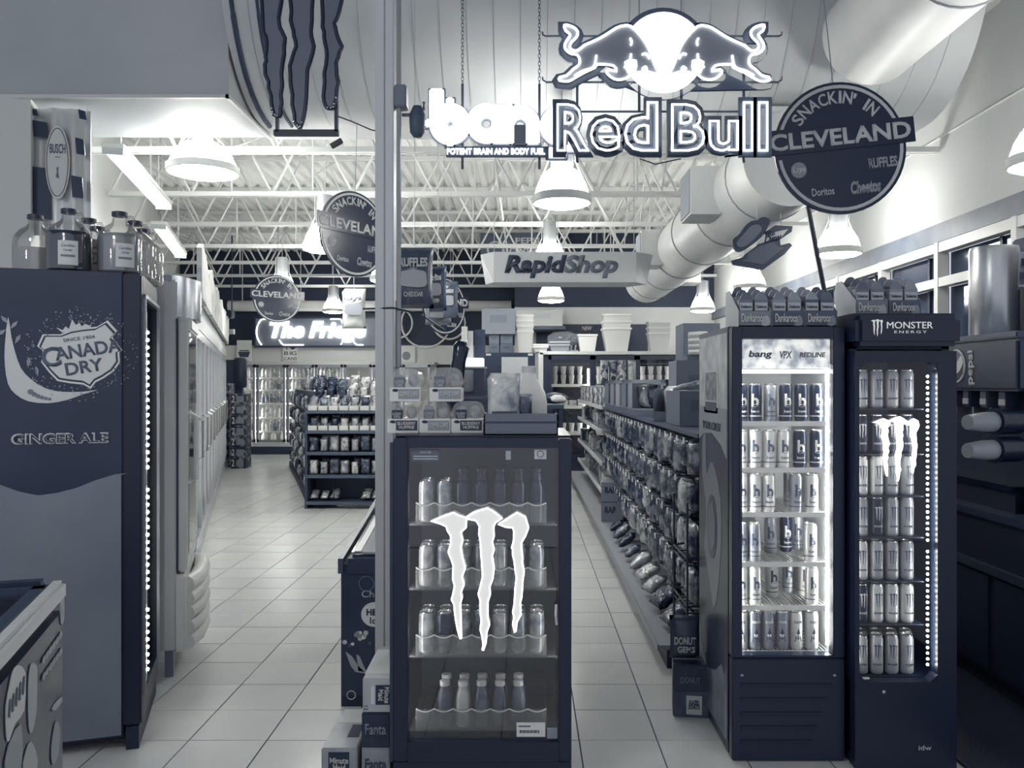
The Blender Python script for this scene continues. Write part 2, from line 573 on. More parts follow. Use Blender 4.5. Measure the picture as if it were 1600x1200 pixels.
# ================================================================== generic goods
def bag_mesh(w, h, t, seed, m, nx=6, ny=8):
    q = random.Random(seed)
    bm = bmesh.new()
    fr, bk = {}, {}
    for j in range(ny + 1):
        for i in range(nx + 1):
            u, v = i / nx * 2 - 1, j / ny * 2 - 1
            b = max(0, (1 - u * u)) ** .55 * max(0, (1 - v ** 4)) ** .6
            wid = w / 2 * (1 - .10 * b * 0 - .08 * (1 - v * v))
            x = u * wid; z = (v + 1) / 2 * h
            nz = q.uniform(-.25, .25) * b
            edge = i in (0, nx) or j in (0, ny)
            fr[i, j] = bm.verts.new((x, -t / 2 * (b + nz), z))
            bk[i, j] = fr[i, j] if edge else bm.verts.new((x, t / 2 * (b + q.uniform(-.2, .2) * b), z))
    for j in range(ny):
        for i in range(nx):
            bm.faces.new((fr[i, j], fr[i + 1, j], fr[i + 1, j + 1], fr[i, j + 1]))
            f = [bk[i, j], bk[i, j + 1], bk[i + 1, j + 1], bk[i + 1, j]]
            if len(set(f)) == 4 and set(f) != {fr[i, j], fr[i + 1, j], fr[i + 1, j + 1], fr[i, j + 1]}: bm.faces.new(f)
    bmesh.ops.recalc_face_normals(bm, faces=bm.faces)
    me = bpy.data.meshes.new('bag'); bm.to_mesh(me); bm.free()
    me.materials.append(m); me.shade_smooth()
    return me


BAGM = [noise_mat('snack_bag_%d' % i, a, b, c, scale=sc, rough=.24, metal=.25, bump=.9, coord='Object') for i, (a, b, c, sc) in enumerate([
    (.14, .34, .66, 11), (.45, .62, .82, 9), (.06, .16, .46, 12), (.2, .38, .62, 10), (.5, .68, .25, 9), (.05, .24, .08, 8), (.7, .86, .4, 18)])]
BAGS = [[bag_mesh(w, h, t, 5 * i + k, BAGM[i]) for k, (w, h, t) in enumerate([(.17, .23, .07), (.15, .2, .06), (.19, .26, .08)])] for i in range(7)]
PACKM = [noise_mat('printed_pack_%d' % i, a, b, c, scale=sc, rough=.45, tex='cells' if i % 2 else 'noise') for i, (a, b, c, sc) in enumerate([
    (.2, .55, .85, 18), (.6, .8, .3, 22), (.1, .3, .7, 16), (.4, .65, .9, 24), (.75, .88, .5, 20)])]


def carton_mesh(w, d, h, m, bev=.003):
    return MB().box(-w / 2, w / 2, -d / 2, d / 2, 0, h, bev).mesh('carton', m)


def can_mesh(r, h, m):
    return MB().lathe([(r * .8, 0), (r * .98, .006), (r, .015), (r, h - .018), (r * .86, h - .004)], 18).mesh('can', m, True)


def lid_mesh(r, h):
    return MB().lathe([(r * .86, h - .004), (r * .9, h), (r * .84, h + .002), (r * .8, h - .003), (r * .1, h - .003)], 18).mesh('lid', mat(.85, .25, .8), True)


def bottle_mesh(r, h, m, neck=.4, n=12):
    return MB().lathe([(r * .9, 0), (r, .008), (r, h * .55), (r * .92, h * .66), (r * neck, h * .84), (r * neck, h * .92)], n).mesh('bottle', m, True)


def cap_mesh(r, h, m, neck=.4, n=12):
    return MB().lathe([(r * neck * 1.15, h * .90), (r * neck * 1.15, h * .99), (r * neck * .9, h)], n).mesh('cap', m, True)


# Monster-like claw outlines in photograph pixels on the small glass door (three torn strokes)
CLAWS = [
    [(673, 815), (694, 806), (709, 801), (716, 805), (729, 809), (728, 825), (720, 832), (723, 845), (720, 855), (722, 868), (727, 888), (722, 901),
     (725, 914), (720, 926), (722, 934), (719, 945), (720, 965), (720, 980), (721, 998), (719, 999), (715, 986), (712, 971), (710, 956), (709, 945), (705, 937),
     (707, 931), (710, 916), (707, 905), (708, 885), (705, 875), (700, 863), (704, 850), (704, 838), (699, 830), (697, 823), (686, 818)],
    [(729, 811), (729, 808), (742, 800), (762, 794), (769, 798), (775, 802), (785, 810), (774, 817), (771, 825), (772, 838), (769, 848), (772, 859), (769, 870),
     (770, 875), (772, 888), (770, 905), (765, 918), (766, 929), (762, 942), (762, 965), (765, 976), (761, 987), (759, 1006), (755, 1017), (753, 1016), (755, 1008),
     (753, 995), (750, 984), (752, 970), (750, 957), (750, 938), (747, 929), (751, 914), (754, 901), (753, 888), (752, 873), (751, 859), (750, 844), (748, 835), (749, 823), (744, 814)],
    [(778, 820), (797, 808), (808, 801), (821, 808), (826, 825), (821, 838), (815, 848), (815, 859), (816, 870), (817, 871), (816, 879), (819, 894), (817, 907), (816, 924),
     (815, 935), (813, 942), (814, 961), (808, 972), (806, 987), (804, 989), (801, 976), (803, 965), (801, 957), (803, 948), (804, 935), (805, 918), (807, 903), (805, 892),
     (803, 875), (801, 868), (801, 858), (799, 857), (802, 848), (803, 832), (801, 825), (790, 824)]]


def claw_polys(cx, cz, w, h):
    """claw logo scaled to a box of w x h centred on (cx, cz)"""
    return [[(cx + (x - 750) / 153 * w, cz - (y - 906) / 223 * h) for x, y in c] for c in CLAWS]


# ================================================================== LEFT ROW
CD = thing('drink_cooler', 'navy drink cooler with a ginger ale side panel and lit glass door', 'cooler', LO, TH)
CDN = noise_mat('navy_print', .10, .17, scale=3, rough=.28, rand=False)
MB().box(-.78, -.07, .004, .66, .05, 1.985, .006).build('body', BLACK, CD)
pts = [(-.78, .06)] + [(-.075, .06), (-.075, 1.98), (-.78, 1.98)]
MB().box(-.78, -.075, -.001, .004, .06, 1.98).build('side_panel', CDN, CD)
wave = [side_xy(px, py) for px, py in [(222, 741), (200, 739), (180, 741), (150, 750), (120, 762), (90, 770), (60, 774), (30, 768), (0, 757), (-40, 745), (-90, 752)]]
lowp = [(-.077, wave[0][1])] + wave[1:-1] + [(-.775, wave[-1][1]), (-.775, .065), (-.077, .065)]
MB().prism(lowp, -.0025, 0, 'xz').build('lower_print', noise_mat('grey_print', .44, .50, scale=2, rough=.4, rand=False), CD)
dr = MB().box(-.07, -.0, .0, .05, .10, 1.98, .006).box(-.07, 0, .61, .66, .10, 1.98).box(-.07, 0, .05, .61, 1.88, 1.98).box(-.07, 0, .05, .61, .10, .2).build('door', BLACK, CD)
MB().box(-.03, -.02, .05, .61, .2, 1.88).build('glass', GLASS, dr)
MB().box(0, .012, .05, .066, .2, 1.9).box(0, .012, .595, .61, .2, 1.9).box(0, .012, .05, .61, 1.885, 1.9).build('frame_trim', mat(.6, .3, .5), dr)
mb = MB()
for i in range(46):
    if i in (9, 10, 25, 26): continue
    mb.ball((.014, .085, .30 + i * .032), .0075, 6)
mb.build('led_strip', LED, dr)
MB().box(0, .01, .068, .105, .25, 1.83).build('led_channel', mat(.75, .3), dr)
MB().box(-.06, -.01, .0, .66, 0, .095).build('kick_grille', mat(.06, .5), CD)
# printed emblem: crescent, shield, crown, lettering
EMB = mat(.80, .5)


def on_side(pts, name, m, d=-.004, parent=CD, sm_=0):
    q = [side_xy(*p) for p in pts]
    if sm_: q = smooth_line(q, sm_, True)
    return MB().prism(q, d, d + .0015, 'xz').build(name, m, parent)


on_side([(13, 495), (8, 540), (8, 570), (13, 600), (25, 616), (45, 627), (75, 630), (105, 625), (130, 616), (154, 609), (130, 612), (95, 612), (70, 606), (48, 592), (33, 575), (24, 550), (18, 525)], 'crescent', EMB, sm_=2)
SH = [(62, 542), (70, 525), (96, 525), (112, 519), (130, 516), (150, 514), (166, 505), (180, 520), (173, 529), (188, 548), (183, 551), (184, 565), (175, 578), (160, 588), (148, 594), (141, 603), (130, 597), (110, 595), (92, 592), (80, 580), (68, 565), (70, 548)]
cxs, cys = 124, 553
on_side([(cxs + (x - cxs) * 1.06, cys + (y - cys) * 1.09) for x, y in SH], 'shield_rim', mat(.9, .5), -.0035)
on_side([(cxs + (x - cxs) * 1.01, cys + (y - cys) * 1.02) for x, y in SH], 'shield_line', mat(.16, .5), -.0045)
on_side([(cxs + (x - cxs) * .96, cys + (y - cys) * .95) for x, y in SH], 'shield', mat(.83, .5), -.0055)
on_side([(98, 520), (88, 512), (92, 513), (98, 516), (103, 510), (108, 514), (113, 499), (119, 508), (124, 504), (128, 510), (133, 506), (141, 509), (144, 503), (141, 514), (120, 517)], 'crown', mat(.82, .5), -.004)
TXTG = mat(.36, .5)
for s_, px, py, ww, hh, rr, bold in (('C', 80, 558, 26, 30, -10, .02), ('ANADA', 138, 546, 92, 20, -10, .02), ('DRY', 132, 573, 52, 19, -10, .02), ('SINCE 1904', 124, 529, 44, 5, -9, 0)):
    x_, z_ = side_xy(px, py)
    o = text(s_, ww / F * 3.5, hh / F * 3.5, TXTG, CD, (x_, -.0065, z_), bold=bold)
    o.rotation_euler = (PI / 2, R(rr), 0)
x_, z_ = side_xy(95, 685)
text('GINGER ALE', 132 / F * 3.5, 17 / F * 3.5, mat(.75, .5), CD, (x_, -.0045, z_), bold=.05)
text('GINGER ALE', 126 / F * 3.5, 13 / F * 3.5, mat(.12, .5), CD, (x_, -.0055, z_), bold=.0)
mb = MB()
for i in range(230):
    a = rnd.uniform(0, 2 * PI); rr = rnd.uniform(.95, 1.42)
    px, py = 124 + 64 * rr * math.cos(a), 553 + 52 * rr * math.sin(a)
    x_, z_ = side_xy(px, py); r_ = rnd.uniform(.0012, .004)
    mb.prism([(x_ + r_ * math.cos(t), z_ + r_ * math.sin(t)) for t in [i_ * PI / 3 for i_ in range(6)]], -.004, -.0025, 'xz')
o = mb.build('bubble_print', mat(.5, .5), CD); o['kind'] = 'stuff'
for px, py, an in ((22, 508, 50), (28, 530, 62), (45, 566, 85), (58, 580, 100), (8, 500, 130), (2, 520, 40)):
    x_, z_ = side_xy(px, py); c, s_ = math.cos(R(an)), math.sin(R(an))
    lf = [(0, .022), (.008, .004), (0, -.022), (-.008, .004)]
    MB().prism([(x_ + p * s_ + q * c, z_ - p * c + q * s_) for p, q in lf], -.004, -.0025, 'xz').build('leaf_print', mat(.55, .5), CD)
for k, (px, py, rr) in enumerate([(48, 612, 4), (54, 616, 3.6), (60, 619, 3.3), (66, 621, 3), (72, 622.5, 2.6), (78, 623.5, 2.2)]):
    x_, z_ = side_xy(px, py); r_ = rr / F * 3.5
    MB().prism([(x_ + r_ * math.cos(t), z_ + r_ * math.sin(t)) for t in [i_ * PI / 4 for i_ in range(8)]], -.0065, -.005, 'xz').build('dot_print', mat(.45, .5), CD)
# interior goods behind the door glass are too oblique to read; lit back panel
MB().box(-.10, -.095, .06, .60, .2, 1.88).build('inner_liner', mat(.75, .5), CD)

# gallon jugs on the cooler
JG = glass_mat('jug_glass', .92, .10, .03)
LIQ = [film_mat('liquid_%d' % i, v, a) for i, (v, a) in enumerate([(.66, .7), (.12, .95), (.5, .8), (.58, .75), (.85, .35)])]
for i, (px, yl, lq, lb, tagx) in enumerate([(55, .30, 0, 0, 'pale filled glass jug at the left end of the cooler top'),
                                           (108, .12, 1, 1, 'dark filled glass jug with a square pale label on the cooler top'),
                                           (139, .32, 2, 1, 'glass jug just right of and behind the dark jug'),
                                           (152, .52, 2, 0, 'glass jug at the back between the two front jugs'),
                                           (187, .12, 3, 1, 'grey filled glass jug with pale label, right front on cooler top'),
                                           (211, .32, 4, 1, 'clear glass jug behind the right front jug'),
                                           (224, .52, 4, 0, 'clear glass jug at the right back corner of the cooler top')]):
    x_, _ = side_xy(px, 400, yl)
    j = thing('glass_jug', tagx, 'jug', LW(x_, yl, 1.985), TH + rnd.uniform(-.2, .2), 'gallon jugs on the drink cooler')
    r_ = .088
    MB().lathe([(r_ * .9, 0), (r_, .01), (r_, .15), (r_ * .93, .175), (r_ * .7, .2), (r_ * .4, .218), (r_ * .33, .23), (r_ * .31, .255)], 20).build('bottle', JG, j, smooth=True)
    top = .17 if i != 0 else .12
    MB().lathe([(r_ * .87, .006), (r_ * .96, .014), (r_ * .96, min(top, .15)), (r_ * (.88 if top > .16 else .95), top)], 20).build('liquid', LIQ[lq], j, smooth=True)
    MB().lathe([(r_ * .36, .25), (r_ * .36, .268), (r_ * .3, .27)], 14).build('cap', mat(.02, .4), j, smooth=True)
    MB().tube([(.028, 0, .25), (.05, 0, .25), (.058, 0, .232), (.05, 0, .212), (.04, 0, .208)], .007, 8).build('handle', JG, j, smooth=True)
    if lb:
        q = MB()
        aa = [-PI / 2 - .1 + .85 * t / 6 for t in range(7)]
        A = [q.bm.verts.new(((r_ + .001) * math.cos(a), (r_ + .001) * math.sin(a), .025)) for a in aa]
        B = [q.bm.verts.new(((r_ + .001) * math.cos(a), (r_ + .001) * math.sin(a), .125)) for a in aa]
        for t in range(6): q.bm.faces.new((A[t], A[t + 1], B[t + 1], B[t]))
        lbl = q.build('paper_label', mat(.78, .6), j)
        for s_, zz, ww, hh in (('Carolina', .105, .05, .012), ('Candy', .085, .032, .012)):
            o = text(s_, ww, hh, mat(.35, .6), lbl, (0, 0, zz), depth=.0006, shear=.3, bend=r_ + .0015)
            o.rotation_euler = (PI / 2, 0, .32)
        q = MB()
        aa = [-PI / 2 + .02 + .6 * t / 4 for t in range(5)]
        A = [q.bm.verts.new(((r_ + .002) * math.cos(a), (r_ + .002) * math.sin(a), .058)) for a in aa]
        B = [q.bm.verts.new(((r_ + .002) * math.cos(a), (r_ + .002) * math.sin(a), .067)) for a in aa]
        for t in range(4): q.bm.faces.new((A[t], A[t + 1], B[t + 1], B[t]))
        q.build('label_bar', mat(.45, .6), lbl)

# checkered beer banner
bb = thing('foil_banner', 'glossy checkered beer banner hanging under the soffit behind the jugs', 'banner', (PX(90, 6.2), 6.25, 2.62), .1)
mb = MB()
prof = []
for i in range(25):
    t = i / 24
    prof.append((-.21 + .42 * t + .0 * t, -.05 * math.sin(PI * t) - .012 * math.sin(t * 19)))
A = [mb.bm.verts.new((x, y, 0)) for x, y in prof]; B = [mb.bm.verts.new((x, y, .94)) for x, y in prof]
A2 = [mb.bm.verts.new((x, y + .008, 0)) for x, y in prof]; B2 = [mb.bm.verts.new((x, y + .008, .94)) for x, y in prof]
for i in range(24):
    mb.bm.faces.new((A[i], A[i + 1], B[i + 1], B[i])); mb.bm.faces.new((A2[i], B2[i], B2[i + 1], A2[i + 1]))
    mb.bm.faces.new((A[i], A2[i], A2[i + 1], A[i + 1])); mb.bm.faces.new((B[i], B[i + 1], B2[i + 1], B2[i]))
mb.bm.faces.new((A[0], B[0], B2[0], A2[0])); mb.bm.faces.new((A[-1], A2[-1], B2[-1], B[-1]))
mb.build('sheet', mat(.82, .18, .3), bb, smooth=True)
for x0, x1, z0, z1 in ((-.17, -.07, .72, .84), (-.19, -.05, .12, .50), (.13, .19, .60, .72), (.10, .18, .28, .44), (.15, .2, .86, .93), (-.2, -.14, .88, .93)):
    MB().prism([(x0 + .01, z0), (x1 + .01, z0 - .01), (x1, z1 - .015), (x0, z1)], -.078, -.072, 'xz').build('check_square', mat(.2, .2), bb)
mb = MB()
ov = [(.01 + .085 * math.cos(a), .53 + .27 * math.sin(a)) for a in [i * PI / 16 for i in range(32)]]
ob = mb.prism(ov, -.088, -.08, 'xz').build('oval_label', mat(.85, .3), bb)
MB().tube([(.01 + .075 * math.cos(a), -.089, .53 + .25 * math.sin(a)) for a in [i * PI / 16 for i in range(32)]], .003, 4, closed=True).build('oval_line', mat(.35, .4), ob)
text('BUSCH', .11, .07, mat(.35, .4), ob, (.012, -.089, .63), bold=.01)
MB().box(-.006, .03, -.0905, -.089, .565, .572).build('print_line', mat(.5, .4), ob)
MB().prism([(.0, .42), (.024, .41), (.018, .44), (.016, .47), (.022, .5), (.012, .485), (.004, .5), (.008, .46)], -.0915, -.089, 'xz').build('emblem', mat(.4, .4), ob)
for s_ in (-1, 1): MB().tube([(s_ * .18, 0, .93), (s_ * .18, 0, .98)], .003, 4).build('cord', WHITE, bb)

# white upright freezer with ribbed base and chrome canopy
WF = thing('upright_freezer', 'white upright freezer with ribbed bulging base next to the navy cooler', 'freezer', LW(0, 0), TH)
MB().box(-.62, .07, .86, 1.56, .14, 2.06, .01).build('body', mat(.74, .4), WF)
dd = MB().box(.075, .12, .88, 1.55, .54, 1.86, .008).build('door', mat(.8, .4), WF)
MB().box(.121, .126, .94, 1.49, .62, 1.8).build('glass', glass_mat('oblique_glass', .7, .2), dd)
MB().tube([(.125, .91, 1.0), (.16, .91, 1.02), (.16, .91, 1.35), (.125, .91, 1.37)], .012, 8).build('handle', mat(.85, .3), dd)
MB().box(.066, .075, .862, .868, .54, 1.86).build('door_gap', mat(.05, .5), WF)
cv = [(.02 + .15 * math.sin(a) ** .7, .86 + .70 * i / 12) for i, a in [(i, PI * (i + .3) / 12.6) for i in range(13)]]
MB().prism([(x, y) for x, y in cv] + [(-.05, 1.56), (-.05, .86)], 1.87, 2.085, 'xy').build('canopy', mat(.55, .22, .7), WF, smooth=True)
MB().box(.0, .14, .9, 1.52, 1.80, 1.868, .01).build('canopy_lens', mat(.85, .3), WF)
rb = MB().box(.05, .12, .86, 1.56, .13, .53, .015).build('base_cover', mat(.86, .4), WF)
for i in range(5):
    MB().tube([(.115, .89, .175 + i * .075), (.16, 1.0, .185 + i * .075), (.175, 1.21, .19 + i * .075), (.16, 1.42, .185 + i * .075), (.115, 1.53, .175 + i * .075)], .043, 10).build('rib', mat(.9, .35), rb, smooth=True)
for x_, y_ in ((.03, .9), (.03, 1.5), (-.55, .9), (-.55, 1.5)): MB().box(x_ - .02, x_ + .02, y_ - .02, y_ + .02, 0, .14).build('leg', mat(.4, .5), WF)
MB().tube([(-.02, .855, .53), (-.02, .855, 1.8)], .006, 5).build('edge_trim', mat(.35, .5), WF)

# long row of walk-in cooler doors
CR = thing('walk_in_cooler', 'long row of glass cooler doors along the left wall', 'cooler', LW(0, 0), TH)
MB().box(-.9, -.82, 3.4, 11.92, .06, 2.2).build('back_liner', mat(.62, .6), CR)
MB().box(-.9, .0, 3.4, 11.92, 0, .16).box(-.9, .02, 3.34, 3.4, 0, 2.25).box(-.9, 0, 11.92, 11.98, 0, 2.25).box(-.9, .0, 3.4, 11.92, 2.12, 2.24).build('casing', mat(.7, .45), CR)
mb = MB()
nn = 38
tops = [(3.4 + 8.5 * i / nn, 2.62 + .05 * math.sin(i * .9) + .03 * math.sin(i * 2.3)) for i in range(nn + 1)]
mb.prism(tops + [(11.9, 2.22), (3.4, 2.22)], .02, .06, 'yz')
hb = mb.build('header_board', noise_mat('header_print', .82, .92, .6, scale=4, rough=.5, rand=False), CR)
MB().box(.0, .02, 3.4, 11.92, 1.98, 2.12).build('door_rail', mat(.78, .35), CR)
dm = MB().box(-.03, .02, .01, .06, .18, 1.97).box(-.03, .02, .72, .77, .18, 1.97).box(-.03, .02, .06, .72, 1.9, 1.97).box(-.03, .02, .06, .72, .18, .25).mesh('door', mat(.7, .25, .6))
gm = MB().box(-.01, -.004, .06, .72, .25, 1.9).mesh('glass', GLASS)
hm = MB().tube([(.02, .1, .9), (.06, .1, .92), (.06, .1, 1.22), (.02, .1, 1.24)], .01, 6).mesh('handle', mat(.9, .2, .8))
slm = MB().box(-.75, -.06, .02, .75, 0, .02).mesh('shelf', WHITE)
lum = MB().box(-.09, -.06, .0, .03, .3, 1.9).mesh('door_light', mat(.98, .4, 0, 9))
BOT = [bottle_mesh(.036, .24, noise_mat('bottled_drink_%d' % i, a, b, c, scale=14, rough=.3)) for i, (a, b, c) in enumerate([(.2, .6, .9), (.7, .85, .4), (.1, .35, .8), (.85, .92, .75)])]
BCAP = [cap_mesh(.036, .24, mat(v, .4)) for v in (.9, .2, .5)]
for i in range(11):
    y = 3.42 + i * .773
    dq = put('door', dm, CR, (0, y, 0))
    put('glass', gm, dq); put('handle', hm, dq)
    put('door_light', lum, CR, (0, y, 0))
    for zz in (.35, .68, 1.0, 1.32, 1.62): put('shelf', slm, CR, (0, y, zz))
for i in range(1, 6):
    for k, zz in enumerate((.373, .703, 1.023, 1.343)):
        for n in range(3):
            b = tag(put('drink_bottle', BOT[(i + k) % 4], None, LW(-.14, 3.42 + i * .773 + .14 + n * .25, zz)), 'bottle in the left door row, door %s, shelf %s from bottom, number %s' % (ORD[i], ORD[k], ORD[n]), 'bottle', 'bottles in the left cooler row')
            put('cap', BCAP[k % 3], b)

# cased drinks stacked at the end of the row
for c, (px0, px1, Y, n) in enumerate(((343, 358, 15.3, 8), (360, 384, 15.1, 7))):
    wd = (px1 - px0) * Y / F
    me = carton_mesh(wd, .3, .19, noise_mat('case_print_%d' % c, .05, .16, .6, scale=13, rough=.5, tex='noise'))
    for i in range(n):
        o = tag(put('drink_case', me, None, (PX((px0 + px1) / 2, Y), Y + .15, i * .192), (0, 0, rnd.uniform(-.03, .03))),
                'dark printed drink case, %s from the floor in the %s stack by the left coolers' % (ORD[i], ('left', 'right')[c]), 'case', 'stacked drink cases')
        if c == 1: text('2', .05, .12, mat(.85, .5), o, (-.09, -.152, .095), bold=.02); MB().box(-.03, .1, -.153, -.15, .04, .15).build('print_block', mat(.5, .5), o)
        else: MB().box(-.06, .06, -.153, -.15, .05, .13).build('print_block', mat(.45, .5), o)
pm = thing('rolled_display', 'dark upright panel standing behind the drink cases', 'display', (PX(362, 15.9), 15.95, 0))
MB().box(-.2, .2, -.06, .06, 0, 1.98, .02).build('panel', mat(.2, .5), pm)
MB().lathe([(.1, 1.45), (.12, 1.5), (.12, 1.98), (.1, 2.02)], 12, (.15, 0, 0)).build('roll', mat(.12, .5), pm, smooth=True)
cs = thing('ceiling_spotlight', 'black wall-mounted box device above the left cooler row end', 'device', (PX(352, 17), 17.0, 2.85))
MB().box(-.16, .16, -.12, .12, 0, .16, .02).build('housing', mat(.05, .5), cs)
MB().box(.0, .06, -.05, .05, -.35, 0).box(.05, .18, -.05, .05, -.32, -.22).build('bracket', mat(.75, .5), cs)
MB().tube([(.1, .1, 0), (.1, .1, 1.7)], .015, 6).build('pole', mat(.2, .5), cs)

# ================================================================== BACK WALL COOLER DOORS
BC = thing('wall_cooler', 'bright cooler with glass doors in the far back wall', 'cooler', (0, 18.9, 0))
MB().box(-6.7, -2.0, .04, .1, .1, 1.95).build('back_liner', mat(.8, .6), BC)
MB().box(-6.75, -1.95, -.8, .1, 0, .17).build('base', mat(.16, .5), BC)
MB().box(-6.75, -1.95, -.8, .1, .17, .25).box(-6.75, -1.95, -.8, .1, 1.94, 2.0).box(-6.75, -6.66, -.8, .1, .2, 1.95).build('casing', mat(.75, .4), BC)
bx = [(365, 399), (401, 446), (448, 491), (493, 536), (538, 581), (583, 627), (629, 672)]
YB = 18.1
bshelf = [1.66, 1.40, 1.11, .80, .50, .27]
for i, (a, b) in enumerate(bx):
    x0, x1 = PX(a, YB), PX(b, YB)
    q = MB().box(x0, x0 + .05, -.82, -.78, .26, 1.94).box(x1 - .05, x1, -.82, -.78, .26, 1.94).box(x0, x1, -.82, -.78, 1.88, 1.94).box(x0, x1, -.82, -.78, .26, .32).build('door', mat(.6, .3, .5), BC)
    MB().box(x0 + .05, x1 - .05, -.805, -.8, .32, 1.88).build('glass', GLASS, q)
    MB().tube([(x1 - .03, -.82, .95), (x1 - .03, -.86, .97), (x1 - .03, -.86, 1.2), (x1 - .03, -.82, 1.22)], .008, 5).build('handle', STEEL, q)
    MB().box(x0 + .0, x0 + .025, -.77, -.74, .35, 1.86).build('door_light', mat(.98, .4, 0, 14), BC)
    for zz in bshelf: MB().box(x0 + .02, x1 - .02, -.74, -.2, zz - .03, zz).build('shelf', CREAM, BC)
WB = [bottle_mesh(.038, .22, noise_mat('milky_drink_%d' % i, a, b, c, scale=12, rough=.35)) for i, (a, b, c) in enumerate([(.8, .9, .55), (.35, .75, .9), (.15, .4, .7)])]
JB = MB().lathe([(.07, 0), (.075, .02), (.075, .12), (.05, .17), (.025, .2), (.025, .22)], 12).mesh('jug', mat(.88, .4), True)
for i, (a, b) in enumerate(bx[:4]):
    x0, x1 = PX(a, YB) + .09, PX(b, YB) - .09
    for k, zz in enumerate(bshelf):
        if k == 5:
            for n in range(3 if i else 2):
                tag(put('milk_jug', JB, None, (x0 + .03 + (x1 - x0 - .04) * n / (2 if i else 1), 18.28, zz)), 'white milk jug on the lowest shelf of back cooler door %s, %s from left' % (ORD[i], ORD[n]), 'jug', 'milk jugs in the back cooler')
            continue
        n_ = 4 if i == 0 else 6
        for n in range(n_):
            o = tag(put('drink_bottle', WB[(k + (n // 3 if k != 2 else 0)) % 3], None, (x0 + (x1 - x0) * n / (n_ - 1), 18.24, zz)), '%s bottle from left, shelf %s from top, back cooler door %s' % (ORD[n], ORD[k], ORD[i]), 'bottle', 'bottles in the back cooler')
            put('cap', BCAP[(k + n) % 2], o)
# posters on the header
pc = tag(MB().box(-.17, .17, -.01, .01, -.18, .2).build('wall_poster', mat(.92, .5), None, P(454, 552, 18.85)), 'white poster reading I heart BIG CANS', 'poster')
PT = mat(.3, .5)
text('I', .02, .08, PT, pc, (-.08, -.011, .12), bold=.01)
MB().prism([(.05, .075), (.11, .12), (.1, .15), (.07, .155), (.05, .14), (.03, .155), (0, .15), (-.01, .12)], -.013, -.011, 'xz').build('heart', PT, pc)
text('B G', .28, .085, PT, pc, (0, -.011, .0), bold=.01); text('CANS', .29, .07, PT, pc, (0, -.011, -.12), bold=.01)
MB().box(-.02, .02, -.013, -.011, -.045, .045).build('can_print', mat(.6, .5), pc)
pq = tag(MB().box(-.17, .17, -.01, .01, -.22, .25).build('wall_poster', mat(.9, .5), None, P(382, 549, 18.85)), 'white poster with a dark basket picture above the cooler', 'poster')
MB().prism([(-.1, -.13), (.09, -.13), (.13, -.01), (-.14, -.01)], -.013, -.011, 'xz').build('basket_print', mat(.25, .5), pq)
MB().prism([(-.12, .0), (.11, .0), (.1, .03), (-.1, .03)], -.013, -.011, 'xz').build('basket_print', mat(.4, .5), pq)
pq = tag(MB().box(-.2, .2, -.01, .01, -.2, .2).build('wall_poster', mat(.85, .5), None, P(635, 556, 18.85)), 'pale poster on the header right of the white post', 'poster')
MB().ball((0, -.01, 0), .1, 10, (1, .05, 1)).build('flower_print', mat(.5, .5), pq)
# glowing sign above the header
TF = thing('lit_wall_sign', 'long glowing sign panel with The Fridge lettering above the back coolers', 'sign', P(494, 519, 18.8))
MB().box(-1.35, 1.35, -.04, .06, -.30, .31).build('panel', mat(.45, .5), TF)
MB().box(-1.38, 1.38, -.05, .06, .30, .34).box(-1.38, 1.38, -.05, .06, -.34, -.30).box(-1.38, -1.34, -.05, .06, -.3, .3).box(1.34, 1.38, -.05, .06, -.3, .3).build('frame', mat(.2, .5), TF)
text('The Fridge', 2.15, .48, NEON, TF, (.05, -.05, 0), depth=.03, bold=.05, shear=.25)
for (cx, r_, a0, a1) in ((-.9, .42, 1.4, 3.9), (.15, .5, -.6, 1.2), (1.25, .45, 2.0, 4.3), (-.45, .4, 3.6, 5.2)):
    MB().tube([(cx + r_ * math.cos(a0 + (a1 - a0) * i / 12), -.06, max(-.29, min(.29, r_ * math.sin(a0 + (a1 - a0) * i / 12)))) for i in range(13)], .016, 6).build('neon_arc', GLOW, TF)
CA = thing('neon_ring_sign', 'white ring shaped tubes on the dark back wall right of the post', 'sign', P(664, 512, 18.9))
for cx, r_ in ((-.62, .34), (.02, .55), (.55, .36)):
    MB().tube([(cx + r_ * math.cos(i * PI / 12), -.02, .1 + r_ * math.sin(i * PI / 12)) for i in range(24)], .022, 6, closed=True).build('ring', mat(.9, .4), CA)

# ================================================================== CHEST FREEZER, lower left
CF = thing('chest_freezer', 'ice cream chest freezer with white rim at the lower left corner', 'freezer', LW(0, -.842), TH)
CFP = noise_mat('freezer_print', .12, .22, scale=3, rough=.35, rand=False)
MB().box(-.85, -.128, -1.5, 0, .06, .84, .03).build('body', CFP, CF)
MB().box(-.165, -.118, -1.5, -.02, .845, .905, .012).build('rim', mat(.74, .35), CF)
MB().box(-.87, -.165, -.07, .012, .84, .91, .02).box(-.87, -.80, -1.5, -.07, .84, .91).build('dark_rim', mat(.14, .4), CF)
lid = MB().box(-.80, -.165, -.70, -.07, .875, .885).build('sliding_lid', GLASS, CF)
MB().box(-.80, -.165, -.70, -.655, .872, .9).box(-.20, -.165, -.70, -.07, .872, .9).box(-.80, -.165, -.11, -.07, .872, .9).build('lid_frame', mat(.2, .4), lid)
MB().box(-.80, -.17, -1.4, -.075, .60, .62).build('inner_floor', mat(.55, .5), CF)
MB().box(-.80, -.165, -1.5, -.70, .85, .86).build('lower_lid', mat(.15, .1), CF)
MB().box(-.86, -.12, -1.48, -.01, 0, .06).build('base', mat(.05, .5), CF)


